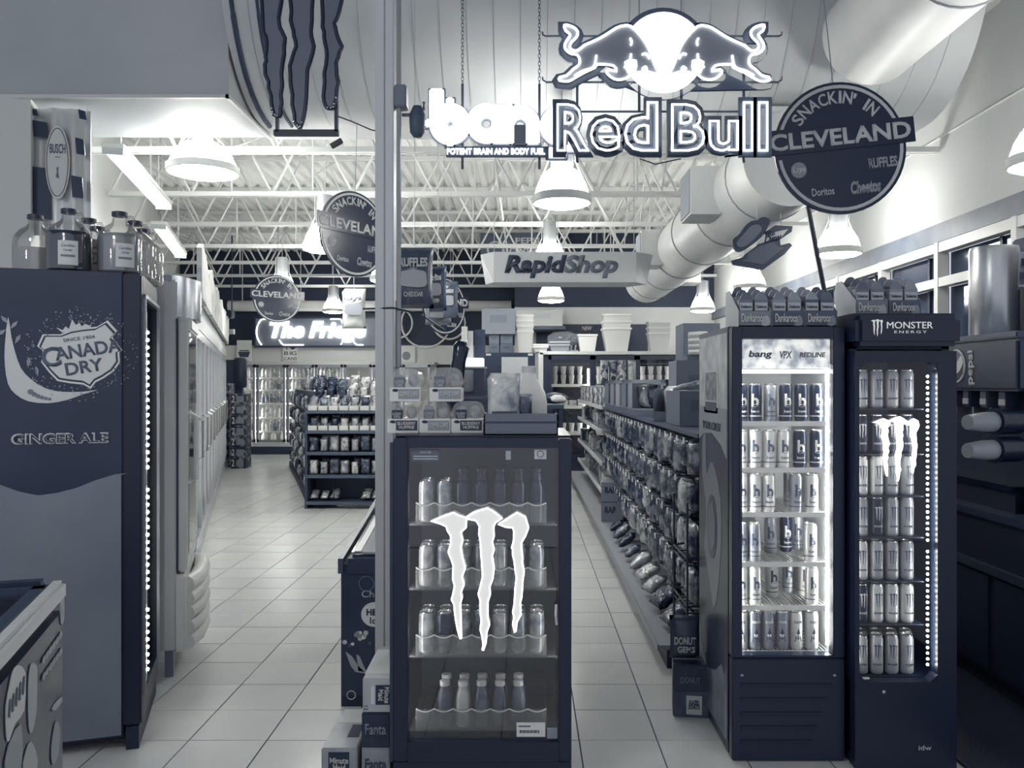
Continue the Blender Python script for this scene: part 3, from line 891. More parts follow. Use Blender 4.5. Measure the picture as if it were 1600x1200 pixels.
def face_yz(px, py):
    """pixel -> local (y, z) on the freezer's front plane local x = -.125"""
    o = LW(-.125, -.842); k_ = (px - 820) / F
    s_ = (k_ * o.y - o.x) / (LU.x - k_ * LU.y)
    return s_, PZ(py, o.y + s_ * LU.y)


def on_face(pts, name, m, x=-.1265):
    q = smooth_line([face_yz(*p) for p in pts], 2, True)
    return MB().prism(q, x, x + .002, 'yz').build(name, m, CF)


on_face([(28, 1039), (37, 1045), (40, 1060), (38, 1110), (24, 1130), (14, 1158), (10, 1150), (9, 1105), (16, 1065), (20, 1048)], 'print_panel', mat(.82, .5))
on_face([(50, 1036), (57, 1040), (58, 1055), (57, 1110), (50, 1145), (45, 1135), (44, 1080), (46, 1048)], 'print_panel', mat(.66, .5))
on_face([(13, 1165), (33, 1130), (33, 1200), (8, 1210)], 'print_panel', mat(.6, .5))
on_face([(48, 1158), (56, 1175), (58, 1200), (36, 1205), (40, 1175)], 'print_panel', mat(.66, .5))
on_face([(88, 1126), (94, 1140), (91, 1180), (82, 1195), (80, 1170), (84, 1140)], 'print_panel', mat(.55, .5))
on_face([(97, 1089), (96, 1098), (86, 1110), (81, 1108), (88, 1096)], 'print_panel', mat(.62, .5))
on_face([(94, 932), (100, 930), (100, 968), (95, 974)], 'print_panel', mat(.62, .5))
for row in range(2):
    for i in range(6):
        px = 66 + i * 5.2; py = 1030 - i * 7.4 + row * 26
        on_face([(px, py), (px + 4, py - 7), (px + 4.2, py + 1), (px + .4, py + 8)], 'slogan_mark', mat(.58, .5), -.1255)
for i in range(5):
    px = 12 + i * 5.4; py = 1118 - i * 9
    on_face([(px, py), (px + 1.5, py - 22), (px + 3.6, py - 24), (px + 2.2, py + 2)], 'script_mark', mat(.34, .5), -.124)

# ================================================================== POST
ps = thing('steel_post', 'white steel post with a groove beside the glass fridge', 'post', (PX(603, 3.85), 3.85, 0))
MB().box(-.042, .0, -.045, .045, 0, 5.3, .003).box(.003, .042, -.045, .045, 0, 5.3, .003).box(-.005, .008, -.035, .035, 0, 5.3).build('column', mat(.74, .45), ps)
MB().tube([(.062, -.02, 1.6), (.062, -.02, 5.3)], .011, 8).build('conduit', mat(.6, .35, .5), ps, smooth=True)
MB().box(.045, .10, -.05, .03, 2.78, 2.88, .005).build('junction_box', mat(.42, .4), ps)
MB().tube([(.055, -.02, 0), (.055, -.02, 1.9)], .008, 8).build('lower_conduit', mat(.5, .35, .5), ps, smooth=True)
MB().box(-.06, .06, -.06, .06, 0, .012).build('base_plate', mat(.5, .4), ps)
MB().tube([(-.1, -.03, 1.862), (.04, -.05, 1.865), (.16, .0, 1.84), (.25, .2, 1.78)], .004, 5).build('cable', mat(.08, .5), ps)
sp = thing('hanging_speaker', 'small dark grey device on the post next to the glowing sign', 'speaker', (PX(652, 3.86), 3.86, PZ(190, 3.86)))
MB().lathe([(.02, -.07), (.035, -.05), (.038, .03), (.02, .07)], 12).build('housing', mat(.3, .5), sp, smooth=True)
MB().tube([(-.07, 0, .03), (0, 0, .03), (.03, 0, .06), (.03, 0, .09)], .008, 6).build('arm', mat(.4, .5), sp)

# ================================================================== HANGING SIGNS
# lit double-bull sign
YR = 3.9
KB = .25 * YR / F            # zoomed sketch unit -> metres


def bl(x, y): return ((x - 748) * KB, (545 - y) * KB)   # sketch -> local, origin at sketch (748,545)


RBo = P(850 + 748 * .25, 545 * .25, YR)
RB = thing('lit_bull_sign', 'lit sign with two charging bulls, a white disc and Red Bull lettering', 'sign', RBo)
BULL = [(125, 165), (165, 172), (195, 188), (211, 213), (200, 245), (172, 272), (160, 303), (176, 322), (210, 324), (250, 292), (300, 270), (350, 246), (400, 216), (450, 184),
        (495, 170), (540, 174), (600, 232), (640, 290), (662, 340), (682, 395), (702, 440), (720, 462), (690, 470), (640, 455), (590, 462), (545, 470), (520, 492), (480, 506), (435, 502), (390, 466), (400, 442), (452, 454), (432, 420),
        (380, 412), (330, 412), (316, 432), (250, 462), (190, 497), (150, 517), (95, 512), (98, 490), (140, 480), (182, 440), (215, 416), (222, 384), (205, 352), (165, 345), (131, 315), (131, 280), (150, 250), (162, 225), (134, 202)]
BL = smooth_line(BULL, 2, True)
MIR = lambda pts: [(1496 - x, y) for x, y in pts]
disc = [(748 + 252 * math.cos(a), 328 + 252 * math.sin(a)) for a in [i * PI / 20 for i in range(40)]]
plates = [[bl(*p) for p in q] for q in (BL, MIR(BL), disc)]
BACKB = mat(.30, .4)
me = outline_mesh(plates, BACKB, .008, .036 * .75)
put('backboard', me, RB, (0, .02, 0))
MB().prism([bl(*p) for p in disc], -.004, .006, 'xz').build('sun_disc', mat(.95, .5, 0, 1.15), RB)
for q in (BL, MIR(BL)):
    b = MB().prism([bl(*p) for p in q], -.014, -.006, 'xz').build('bull', mat(.5, .5), RB)
    MB().tube([(bl(*p)[0], -.018, bl(*p)[1]) for p in q], .0052, 6, closed=True).build('neon_outline', NEON, b)
    for ln in ([(325, 355), (318, 400), (300, 432), (240, 452), (190, 480)], [(535, 248), (545, 270), (540, 292)], [(540, 345), (535, 380), (500, 430)], [(610, 350), (635, 345), (655, 375)], [(610, 440), (630, 425), (640, 440)]):
        l2 = smooth_line(ln if q is BL else MIR(ln), 3)
        MB().tube([(bl(*p)[0], -.018, bl(*p)[1]) for p in l2], .0045, 6).build('neon_line', NEON, b)
    hd = [(500, 395), (530, 380), (575, 385), (580, 420), (570, 460), (520, 465), (505, 430)]
    MB().prism([bl(*p) for p in (hd if q is BL else MIR(hd))], -.022, -.012, 'xz').build('lit_horn', GLOW, b)
zc = bl(0, 790)[1]
for s_, x0, x1, y0, y1 in (('R', 80, 285, 648, 948), ('e', 288, 478, 740, 948), ('d', 500, 712, 635, 948), ('B', 795, 1005, 648, 948), ('u', 1028, 1215, 752, 948), ('l', 1243, 1305, 635, 948), ('l', 1337, 1400, 635, 948)):
    (a, zt), (b, zb) = bl(x0, y0), bl(x1, y1)
    w_, h_ = b - a, zt - zb
    c_ = ((a + b) / 2, 0, (zt + zb) / 2)
    put('letter_back', text_mesh(s_, w_ + .038, h_ + .045, BACKB, depth=.016, bold=.075 if s_ != 'l' else .0), RB, (c_[0], .02, c_[2]), FRONT)
    text(s_, w_, h_, NEON, RB, (c_[0], -.004, c_[2]), name='neon_letter', neon=.016, bold=.02)
    text(s_, w_ * .62 if s_ != 'l' else w_ * .3, h_ * .72, mat(.45, .5), RB, (c_[0], .002, c_[2]), name='letter_core', depth=.004, bold=.03)
for x0 in (210, 600, 865, 1258):
    MB().box(bl(x0 - 8, 0)[0], bl(x0 + 8, 0)[0], .025, .032, bl(0, 690)[1], bl(0, 420)[1]).build('support_bar', mat(.3, .4), RB)
for y0 in (210, 500, 685):
    MB().box(bl(10 if y0 < 600 else 200, 0)[0], bl(1480 if y0 < 600 else 1300, 0)[0], .026, .031, bl(0, y0 + 6)[1], bl(0, y0 - 6)[1]).build('support_bar', mat(.4, .4), RB)
for x0 in (10, 1480):
    for y0 in (210, 495):
        q = bl(x0, y0)
        MB().tube([(q[0], .028, q[1]), (q[0] + (.012 if x0 > 700 else -.012), .028, q[1] + .006), (q[0] + (.014 if x0 > 700 else -.014), .028, q[1] + .02)], .004, 5).build('hook', mat(.25, .4), RB)
for x0 in (600, 865): MB().tube([(bl(x0, 0)[0], .03, bl(0, 420)[1]), (bl(x0, 0)[0], .03, 5.3 - RBo.z)], .003, 4).build('hanging_wire', mat(.5, .4), RB)
MB().tube([(bl(600, 0)[0], .02, bl(0, 985)[1]), (bl(700, 0)[0], .02, bl(0, 1020)[1]), (bl(860, 0)[0], .02, bl(0, 985)[1])], .003, 5).build('cable', mat(.1, .5), RB)
for x0 in (205, 1250): MB().tube([(bl(x0, 0)[0], .02, bl(0, 960)[1]), (bl(x0 + 6, 0)[0], .02, bl(0, 1010)[1])], .006, 5).build('peg', mat(.2, .5), RB)


def chain(parent, x, y, z0, z1):
    mb = MB(); z = z0; i = 0
    while z < z1:
        a, b = (.007, .003) if i % 2 else (.003, .007)
        mb.tube([(x + a * math.cos(t), y + b * math.cos(t), z + .013 * (1 + math.sin(t))) for t in [k_ * PI / 3 for k_ in range(6)]], .0018, 3, closed=True)
        z += .02; i += 1
    o = mb.build('chain', mat(.3, .35, .6), parent); o['kind'] = 'stuff'
    return o


# lit word sign
YB2 = 4.35
BO = P(768, 190, YB2)
bs_ = thing('lit_word_sign', 'overexposed glowing bang sign with a dark tagline strip', 'sign', BO)


def bp(x, y): return (PX(x, YB2) - BO.x, PZ(y, YB2) - BO.z)


FAT = mat(.98, .4, 0, 4.2)
def fat_letter(name, cx, cy, ro, ri, bars, hole=True):
    """round lower-case letter: a ring plus bars (pixels), with a dark rim behind"""
    (x, z), k2 = bp(cx, cy), YB2 / F
    L = put(name, None, bs_)
    def ring(r0, r1, y0, y1, m, nm):
        q = MB(); n = 32
        vv = [[q.bm.verts.new((x + r * k2 * math.cos(2 * PI * i / n), y, z + r * k2 * math.sin(2 * PI * i / n))) for i in range(n)] for r, y in ((r0, y0), (r1, y0), (r1, y1), (r0, y1))]
        for j in range(4):
            for i in range(n): q.bm.faces.new((vv[j][i], vv[j][(i + 1) % n], vv[(j + 1) % 4][(i + 1) % n], vv[(j + 1) % 4][i]))
        q.build(nm, m, L, smooth=False)
    ring(ro, ri, -.004, .016, FAT, 'lit_bowl'); ring(ro + 3, max(ri - 3, .5), .018, .03, mat(.35, .5), 'rim_bowl')
    for x0, x1, y0, y1 in bars:
        (a_, t_), (b_, l_) = bp(x0, y0), bp(x1, y1)
        MB().box(a_, b_, -.006, .014, l_, t_, .008).build('lit_stem', FAT, L)
        MB().box(a_ - .009, b_ + .009, .018, .03, l_ - .009, t_ + .009, .004).build('rim_stem', mat(.35, .5), L)


fat_letter('letter_b', 703, 193, 32, 5, [(671, 693, 138, 195), (664, 674, 186, 198), (697, 709, 152, 162), (696, 710, 220, 228)])
fat_letter('letter_a', 760, 192, 31, 9, [(768, 802, 163, 224)])
fat_letter('letter_n', 813, 194, 30, 9, [(797, 803, 164, 225), (822, 843, 185, 225)])
MB().box(bp(803, 0)[0], bp(822, 0)[0], -.012, .035, bp(0, 226)[1], bp(0, 196)[1]).build('letter_gap', mat(.45, .5), bs_)
fat_letter('letter_g', 874, 196, 30, 9, [(880, 903, 168, 236), (855, 885, 230, 246)])
a, zz = bp(773, 237)
o = MB().box(bp(697, 0)[0], bp(858, 0)[0], -.004, .014, bp(0, 245)[1], bp(0, 229)[1]).build('tagline_strip', mat(.28, .5), bs_)
text('POTENT BRAIN AND BODY FUEL', bp(852, 0)[0] - bp(699, 0)[0], .032, NEON, o, (bp(775, 0)[0], -.005, zz), depth=.006, bold=.02)
for px in (722, 843):
    chain(bs_, bp(px, 0)[0], .03, bp(0, 130)[1], 5.3 - BO.z)
    MB().box(bp(px - 2, 0)[0], bp(px + 2, 0)[0], .025, .035, bp(0, 262)[1], bp(0, 128)[1]).build('hanger_bar', mat(.35, .4), bs_)

# round snack signs
DISC = mat(.13, .22)


def snack_sign(label, px, py, Y, dia, yaw=0., tilt=0., chain_top=None, pole=None):
    t = thing('round_snack_sign', label, 'sign', P(px, py, Y), yaw, 'round snack signs', ry=tilt)
    r = dia / 2
    MB().prism([(r * math.cos(a), r * math.sin(a)) for a in [i * PI / 24 for i in range(48)]], -.008, .008, 'xz').build('disc', DISC, t)
    rim = mat(.80, .4)
    q = MB()
    for a0, a1 in ((.17, PI - .12), (PI + .1, 2 * PI - .03)):
        pts = [a0 + (a1 - a0) * i / 24 for i in range(25)]
        q.prism([(r * .955 * math.cos(a), r * .955 * math.sin(a)) for a in pts] + [(r * .905 * math.cos(a), r * .905 * math.sin(a)) for a in pts[::-1]], -.011, -.008, 'xz')
    q.build('ring_print', rim, t)
    MB().box(-r * 1.10, r * 1.14, -.016, -.008, -.02 * r, .36 * r).build('name_band', mat(.10, .25), t)
    text('CLEVELAND', r * 2.14, r * .26, mat(.80, .5), t, (.01 * r, -.0165, .17 * r), bold=.03)
    word = "SNACKIN' IN"
    cw = {'S': .125, 'N': .145, 'A': .15, 'C': .13, 'K': .14, 'I': .045, "'": .045, ' ': .10}
    tot = sum(cw[c] for c in word) + .02 * (len(word) - 1)
    pos = -tot / 2 - .03
    for ch in word:
        w2 = cw[ch]; a = PI / 2 - (pos + w2 / 2) / .76; pos += w2 + .02
        if ch == ' ': continue
        o = text(ch, r * w2, r * (.08 if ch == "'" else .19), mat(.80, .5), t, (r * .77 * math.cos(a), -.0085, r * .77 * math.sin(a) + (.05 * r if ch == "'" else 0)), bold=.02)
        o.rotation_euler = (PI / 2, -(a - PI / 2), 0)
    MB().prism([(-.66 * r + .12 * r * math.cos(a), -.27 * r + .12 * r * math.sin(a)) for a in [i * PI / 8 for i in range(16)]], -.0105, -.008, 'xz').build('round_logo', mat(.6, .5), t)
    text('Lays', .2 * r, .11 * r, mat(.9, .5), t, (-.66 * r, -.011, -.27 * r), shear=.2, bold=.02)
    text('RUFFLES', .44 * r, .16 * r, mat(.62, .5), t, (.62 * r, -.0085, -.28 * r), bold=.04)
    text('Doritos', .34 * r, .12 * r, mat(.75, .5), t, (-.33 * r, -.0085, -.63 * r), bold=.02)
    text('Cheetos', .46 * r, .2 * r, mat(.62, .5), t, (.32 * r, -.0085, -.62 * r), bold=.05, shear=.15)
    if chain_top: MB().tube([(0, 0, r), (0, 0, chain_top - PZ(py, Y))], .003, 4).build('hanging_wire', mat(.5, .4), t)
    if pole: MB().tube([(-.19, .02, -.28), (pole[0], .06, pole[1])], .012, 6).build('pole', mat(.05, .4), t)
    return t


snack_sign('large round Cleveland snack sign at upper right with a black pole', 1312, 232, 4.4, .692, 0, R(-6), 5.3, (-.13, -.80))
snack_sign('middle round Cleveland snack sign turned sideways left of the post', 553, 366, 6.7, .68, R(52), R(2), 4.5)
snack_sign('small far round Cleveland snack sign above the back coolers', 433, 467, 12.0, .68, R(30), R(1), 4.5)
snack_sign('round Cleveland snack sign half hidden behind the hanging chip bags', 694, 478, 9.6, .66, R(48), 0, 4.5)


# hanging promotional chip bags
def chip_bag(label, px0, px1, py0, py1, Y, v, yaw=0, name_=None, sub=None, vt=.85):
    w_, h_ = (px1 - px0) * Y / F, (py1 - py0) * Y / F
    t = thing('giant_chip_bag', label, 'bag', P((px0 + px1) / 2, py1, Y), yaw, 'giant hanging chip bags')
    me = bag_mesh(w_, h_, w_ * .32, px0, noise_mat('giant_bag_%d' % px0, v - .03, v + .05, scale=5, rough=.25, rand=False, bump=.3), 8, 12)
    put('pouch', me, t)
    yf = -w_ * .185 - .012
    if name_: text(name_, w_ * .72, h_ * .15, mat(vt, .4), t, (0, yf - .004, h_ * .74), bold=.04, depth=.004)
    MB().prism(smooth_line([(-w_ * .3, h_ * .36), (w_ * .28, h_ * .34), (w_ * .33, h_ * .5), (w_ * .25, h_ * .6), (-w_ * .28, h_ * .6), (-w_ * .33, h_ * .48)], 3, True), yf - .003, yf, 'xz').build('picture_panel', mat(.68 if v < .7 else .55, .4), t)
    if sub: text(sub, w_ * .5, h_ * .08, mat(vt, .4), t, (0, yf - .003, h_ * .22), bold=.02, depth=.003)
    MB().tube([(0, 0, h_), (0, 0, 4.53 - PZ(py1, Y))], .002, 4).build('hanging_wire', mat(.7, .4), t)
    return t


chip_bag('big hanging ridged chip bag right of the post, cheddar flavour', 618, 678, 387, 482, 5.6, .32, 0, 'RUFFLES', 'CHEDDAR', .85)
chip_bag('dark hanging chip bag behind the ridged chip bag', 668, 700, 416, 486, 6.6, .26, R(-25), 'Doritos', 'NACHO', .85)
chip_bag('hanging chip bag partly hidden, farthest right of the three by the post', 690, 718, 440, 497, 7.95, .36, R(-25), 'Cheetos', None, .85)
chip_bag('pale hanging chip bag in front of the glowing back sign', 534, 572, 451, 514, 8.6, .84, 0, "Lays", None, .45)
o = chip_bag('small grey hanging chip bag lowest below the dark one', 664, 706, 476, 508, 8.2, .42, R(10), None, None, .7)

# box sign
RS = thing('hanging_box_sign', 'pale hanging box sign reading RapidShop', 'sign', P(882, 420, 9.5))
k_ = 9.5 / F
fr = [(-112 * k_, -23 * k_), (112 * k_, -23 * k_), (112 * k_, 24 * k_), (-112 * k_, 24 * k_)]
mb = MB()
ft = [(-110, 24), (110, 24), (110, -23), (-110, -23)]; bt = [(-132, 24), (140, 24), (130, -23), (-124, -23)]
V1 = [mb.bm.verts.new((x * k_, -.12, z * k_)) for x, z in ft]; V2 = [mb.bm.verts.new((x * k_, .10, z * k_)) for x, z in bt]; V3 = [mb.bm.verts.new((x * k_ * .8, .35, z * k_)) for x, z in bt]
for A_, B_ in ((V1, V2), (V2, V3)):
    for i in range(4): mb.bm.faces.new((A_[i], A_[(i + 1) % 4], B_[(i + 1) % 4], B_[i]))
mb.bm.faces.new(V1); mb.bm.faces.new(V3)
mb.build('housing', mat(.74, .5), RS)
text('Rapid', 97 * k_, 36 * k_, mat(.22, .5), RS, (-45 * k_, -.125, 1 * k_), bold=.05, shear=.22)
text('Shop', 84 * k_, 36 * k_, mat(.42, .5), RS, (40 * k_, -.125, 1 * k_), bold=.05, shear=.22)
for xx in (-.8, .8): MB().tube([(xx, .1, 24 * k_), (xx, .1, 4.5 - PZ(420, 9.5))], .004, 4).build('hanging_wire', mat(.7, .4), RS)
# cola banner behind the joists
PB = thing('cola_banner', 'grey banner reading PEPSI CENTERS high behind the RapidShop sign', 'banner', P(800, 384, 15.2))
k_ = 15.2 / F
MB().box(-49 * k_, 49 * k_, 0, .03, -22 * k_, 20 * k_).build('board', mat(.34, .5), PB)
text('PEPSI', 38 * k_, 10 * k_, mat(.74, .5), PB, (24 * k_, -.002, 8 * k_), bold=.04)
text('CENTERS', 52 * k_, 10 * k_, mat(.74, .5), PB, (22 * k_, -.002, -8 * k_), bold=.04)
MB().tube([(-26 * k_ + .14 * math.cos(a), -.005, -6 * k_ + .14 * math.sin(a)) for a in [i * PI / 10 for i in range(20)]], .02, 5, closed=True).build('round_logo', mat(.7, .5), PB)
for xx in (-.5, .5): MB().tube([(xx, .01, 20 * k_), (xx, .01, 4.5 - PZ(384, 15.2))], .004, 4).build('hanging_wire', mat(.7, .4), PB)

# soda bottle and arrow sign
YM = 6.55
MO = P(1190, 382, YM)
MS = thing('bottle_arrow_sign', 'dark tilted soda sign shaped as a bottle over an arrow', 'sign', MO)


def mp(zx, zy): return (PX(1100 + zx * .25, YM) - MO.x, PZ(280 + zy * .25, YM) - MO.z)


def mpoly(pts, d0, d1, name, m, par=MS, s_=2): return MB().prism(smooth_line([mp(*p) for p in pts], s_, True), d0, d1, 'xz').build(name, m, par)


BOTP = [(175, 395), (185, 370), (220, 345), (250, 300), (290, 265), (335, 258), (350, 243), (385, 240), (410, 265), (395, 300), (380, 330), (345, 375), (300, 410), (250, 445), (215, 455), (188, 435)]
mpoly(BOTP, -.02, .02, 'bottle_shape', mat(.2, .35))
mpoly([(200, 400), (240, 350), (290, 295), (340, 290), (355, 320), (310, 375), (255, 420), (215, 425)], -.026, -.02, 'bottle_label', mat(.42, .35))
ARR = [(255, 470), (330, 415), (380, 330), (440, 290), (550, 295), (545, 330), (470, 380), (475, 415), (530, 400), (548, 415), (500, 470), (365, 568), (300, 555), (180, 535), (170, 510), (240, 490)]
mpoly(ARR, -.015, .015, 'arrow_shape', mat(.22, .35), s_=1)
mpoly([(275, 465), (345, 420), (430, 395), (460, 425), (495, 430), (365, 535), (300, 525), (225, 512), (262, 500)], -.02, -.015, 'arrow_face', mat(.36, .35), s_=1)
mpoly([(330, 410), (365, 350), (520, 315), (480, 365)], -.024, -.018, 'name_plate', mat(.75, .4), s_=1)
for s2, zx, zy, ww, hh in (('Mtn', 405, 342, .08, .045), ('Dew', 425, 372, .15, .05)):
    x_, z_ = mp(zx, zy); o = text(s2, ww, hh, mat(.25, .4), MS, (x_, -.026, z_), bold=.04, shear=.4); o.rotation_euler = (PI / 2, R(-12), 0)
for zx in (330, 480): x_, z_ = mp(zx, 290); MB().tube([(x_, 0, z_), (x_, 0, 3.213 - math.sqrt(.36 ** 2 - (x_ + MO.x - 2.0) ** 2) - MO.z)], .003, 4).build('hanging_wire', mat(.7, .4), MS)

# unlit claw sign on a frame, upper left
YC = 4.6
CO = P(478, 100, YC)
CS = thing('unlit_claw_sign', 'unlit dark sign of three jagged claw strokes on a bar frame', 'sign', CO)
STR = [[(410, -60), (412, 40), (418, 60), (417, 90), (416, 110), (422, 140), (427, 172), (431, 182), (440, 180), (441, 150), (443, 100), (447, 62), (438, 30), (444, -60)],
       [(455, -60), (456, 20), (460, 50), (464, 75), (455, 105), (458, 150), (463, 192), (471, 200), (478, 170), (482, 110), (491, 75), (487, 50), (490, 0), (492, -60)],
       [(508, -60), (505, 30), (509, 60), (512, 90), (508, 130), (508, 160), (515, 171), (523, 165), (529, 130), (526, 100), (535, 75), (524, 45), (532, 20), (545, -60)]]
for q in STR:
    j_ = []
    for i, (x, y) in enumerate(smooth_line(q, 3, True)): j_.append((PX(x + rnd.uniform(-1.6, 1.6), YC) - CO.x, PZ(y, YC) - CO.z))
    c = MB().prism(j_, -.02, .02, 'xz').build('claw_stroke', mat(.42, .3), CS)
    MB().tube([(x, -.02, z) for x, z in j_], .011, 6, closed=True).build('dark_edge', mat(.05, .35), c)
    mb = MB()
    for i in range(5):
        x, z = j_[len(j_) // 2 - 3 + i]
        mb.ball((x, -.032, z), .006, 5)
    mb.build('edge_glint', mat(.8, .2, .8), c)
MB().box(PX(428, YC) - CO.x, PX(529, YC) - CO.x, -.01, .02, PZ(212, YC) - CO.z, PZ(203, YC) - CO.z).box(PX(431, YC) - CO.x, PX(435, YC) - CO.x, -.01, .02, PZ(206, YC) - CO.z, PZ(175, YC) - CO.z).box(PX(523, YC) - CO.x, PX(528, YC) - CO.x, -.01, .02, PZ(206, YC) - CO.z, PZ(155, YC) - CO.z).build('bar_frame', mat(.06, .4), CS)
MB().tube([(PX(528, YC) - CO.x, 0, PZ(182, YC) - CO.z), (PX(550, YC) - CO.x, .0, PZ(190, YC) - CO.z), (PX(580, YC) - CO.x, 0, PZ(203, YC) - CO.z), (PX(600, YC) - CO.x, 0, PZ(207, YC) - CO.z)], .0035, 5).build('cable', mat(.06, .5), CS)
MB().box(-.035, .035, -.012, .012, -.014, .014, .003, Matrix.Rotation(R(-30), 3, 'Y')).build('power_brick', mat(.06, .4), CS, (PX(526, YC) - CO.x, 0, PZ(224, YC) - CO.z))
for px in (433, 525): MB().tube([(PX(px, YC) - CO.x, .01, PZ(0, YC) - CO.z), (PX(px, YC) - CO.x, .01, 5.3 - CO.z)], .004, 4).build('hanging_wire', mat(.4, .4), CS)

# ================================================================== CENTRE GLASS FRIDGE
YF = 3.15
CX = (PX(614, YF) + PX(893, YF)) / 2
FW = PX(893, YF) - PX(614, YF)
GF = thing('glass_front_fridge', 'black glass-front fridge with lit white claw logo in the centre foreground', 'fridge', (CX, YF, 0))
HB = mat(.04, .3)
h_ = FW / 2
MB().box(-h_, -h_ + .04, .06, .62, .04, 1.323).box(h_ - .04, h_, .06, .62, .04, 1.323).box(-h_, h_, .58, .62, .04, 1.323).box(-h_, h_, .06, .62, 1.285, 1.323, .004).box(-h_, h_, .06, .62, .04, .14).build('body', HB, GF)
gx0, gx1 = PX(637, YF) - CX, PX(873, YF) - CX
gz0, gz1 = PZ(1160, YF), PZ(700, YF)
df = MB().box(-h_, gx0, 0, .055, .10, 1.315, .004).box(gx1, h_, 0, .055, .10, 1.315, .004).box(gx0, gx1, 0, .055, gz1, 1.315).box(gx0, gx1, 0, .055, .10, gz0).build('door_frame', HB, GF)
MB().box(gx0, gx1, .02, .026, gz0, gz1).build('glass', glass_mat('fridge_glass', .94, .05), df)
MB().box(-h_ - .012, -h_, .0, .05, .10, 1.30).build('hinge_strip', mat(.18, .25), df)
MB().tube([(gx1 - .008, -.005, PZ(975, YF)), (gx1 - .012, -.02, PZ(960, YF)), (gx1 - .010, -.005, PZ(944, YF))], .005, 6).build('handle_clip', mat(.8, .3), df)
MB().box(-h_, h_, .01, .06, .0, .095).build('kick_panel', mat(.05, .45), GF)
MB().box(-h_ + .03, h_ - .03, .56, .58, .14, 1.28).build('inner_back', mat(.32, .5), GF)
LG = mat(.6, .5, 0, .5)
for n, c in enumerate(CLAWS):
    q = [(PX(x, YF) - CX, PZ(y, YF)) for x, y in c]
    cc = MB().prism(q, .004, .016, 'xz').build('lit_claw', LG, df)
    MB().tube([(x, .004, z) for x, z in q], .0022, 5, closed=True).build('bright_edge', NEON, cc)
    MB().prism([((x - q[0][0]) * .999 + q[0][0], z) for x, z in q], .016, .019, 'xz').build('claw_back', mat(.5, .5), cc)


def sticker(name, px0, px1, py0, py1, v, par=df):
    return MB().box(PX(px0, YF) - CX, PX(px1, YF) - CX, .016, .0195, PZ(py1, YF), PZ(py0, YF)).build(name, mat(v, .5), par)


s1 = sticker('info_sticker', 642, 686, 703, 721, .4)
text('Coca-Cola', .042, .011, mat(.8, .5), s1, (PX(664, YF) - CX, .0155, PZ(706.5, YF)), depth=.0005, shear=.3)
for i_ in range(2): MB().box(PX(645, YF) - CX, PX(683, YF) - CX, .0152, .016, PZ(714.5 + i_ * 4, YF), PZ(712.6 + i_ * 4, YF)).build('print_line', mat(.7, .5), s1)
s1 = sticker('round_mark_sticker', 835, 854, 703, 718, .8)
MB().tube([(PX(844.5, YF) - CX + .012 * math.cos(a), .0155, PZ(710, YF) + .012 * math.sin(a)) for a in [i * PI / 6 for i in range(12)]], .0012, 4, closed=True).build('ring_print', mat(.3, .5), s1)
s1 = sticker('barcode_sticker', 807, 852, 1132, 1154, .92)
mb = MB()
for i in range(16): mb.box(PX(812 + i * 1.95, YF) - CX, PX(812 + i * 1.95 + (.9 if i % 3 else 1.4), YF) - CX, .0145, .016, PZ(1148, YF), PZ(1143.5, YF))
o = mb.build('barcode_print', mat(.1, .5), s1); o['kind'] = 'stuff'
MB().box(PX(810, YF) - CX, PX(829, YF) - CX, .0145, .016, PZ(1138.5, YF), PZ(1136.5, YF)).build('print_line', mat(.35, .5), s1)
sticker('small_sticker', 855, 871, 1140, 1157, .55)
sticker('tape_piece', 790, 798, 705, 719, .7)
for sx_ in (gx0 - .013, gx1 + .007): MB().box(sx_, sx_ + .005, .062, .07, gz0 + .05, gz1 - .04).build('led_strip', mat(.98, .4, 0, 22), GF)  # added strips, hidden behind the frame, to brighten the cans
rowz = [.985, .735, .475, .19]
CLR = film_mat('acrylic', .8, .16)
for k, zz in enumerate(rowz):
    sh = MB().box(-h_ + .05, h_ - .05, .09, .55, zz - .012, zz - .004).build('shelf', film_mat('smoke_shelf', .6, .25), GF)
    org = MB().box(gx0 + .02, gx1 - .045, .083, .086, zz - .002, zz + .075).build('bottle_organizer', CLR, GF)
    sx = (gx1 - .045 - gx0 - .02) / 7
    for i in range(7):
        xa = gx0 + .02 + i * sx
        MB().tube([(xa + sx * t / 6, .082, zz + .078 - .012 * math.sin(PI * t / 6)) for t in range(7)], .0028, 5).build('front_lip', mat(.82, .3), org)
    mb = MB()
    for i in range(8): MB().box(gx0 + .02 + i * sx - .0015, gx0 + .02 + i * sx + .0015, .084, .4, zz, zz + .07).build('divider', CLR, org)
sx = (gx1 - .045 - gx0 - .02) / 7
TB = MB().lathe([(.028, 0), (.031, .006), (.031, .14), (.026, .155), (.021, .162)], 18).mesh('bottle', noise_mat('dark_bottle', .04, .12, scale=20, rough=.22), True)
TC = MB().lathe([(.022, .16), (.022, .178), (.019, .182), (.019, .192), (.022, .194), (.022, .205), (.018, .207)], 18).mesh('cap', mat(.06, .35), True)
CN = [can_mesh(.03, .157, noise_mat('drink_can_%d' % i, a, b, c, scale=26, rough=.26, metal=.35)) for i, (a, b, c) in enumerate([(.55, .75, .9), (.3, .5, .72), (.08, .2, .5), (.45, .62, .8)])]
LD = lid_mesh(.03, .157)
SB = MB().lathe([(.027, 0), (.03, .006), (.029, .10), (.024, .13), (.018, .142), (.018, .155), (.02, .157)], 18).mesh('bottle', noise_mat('pale_bottle', .6, .78, scale=18, rough=.25), True)
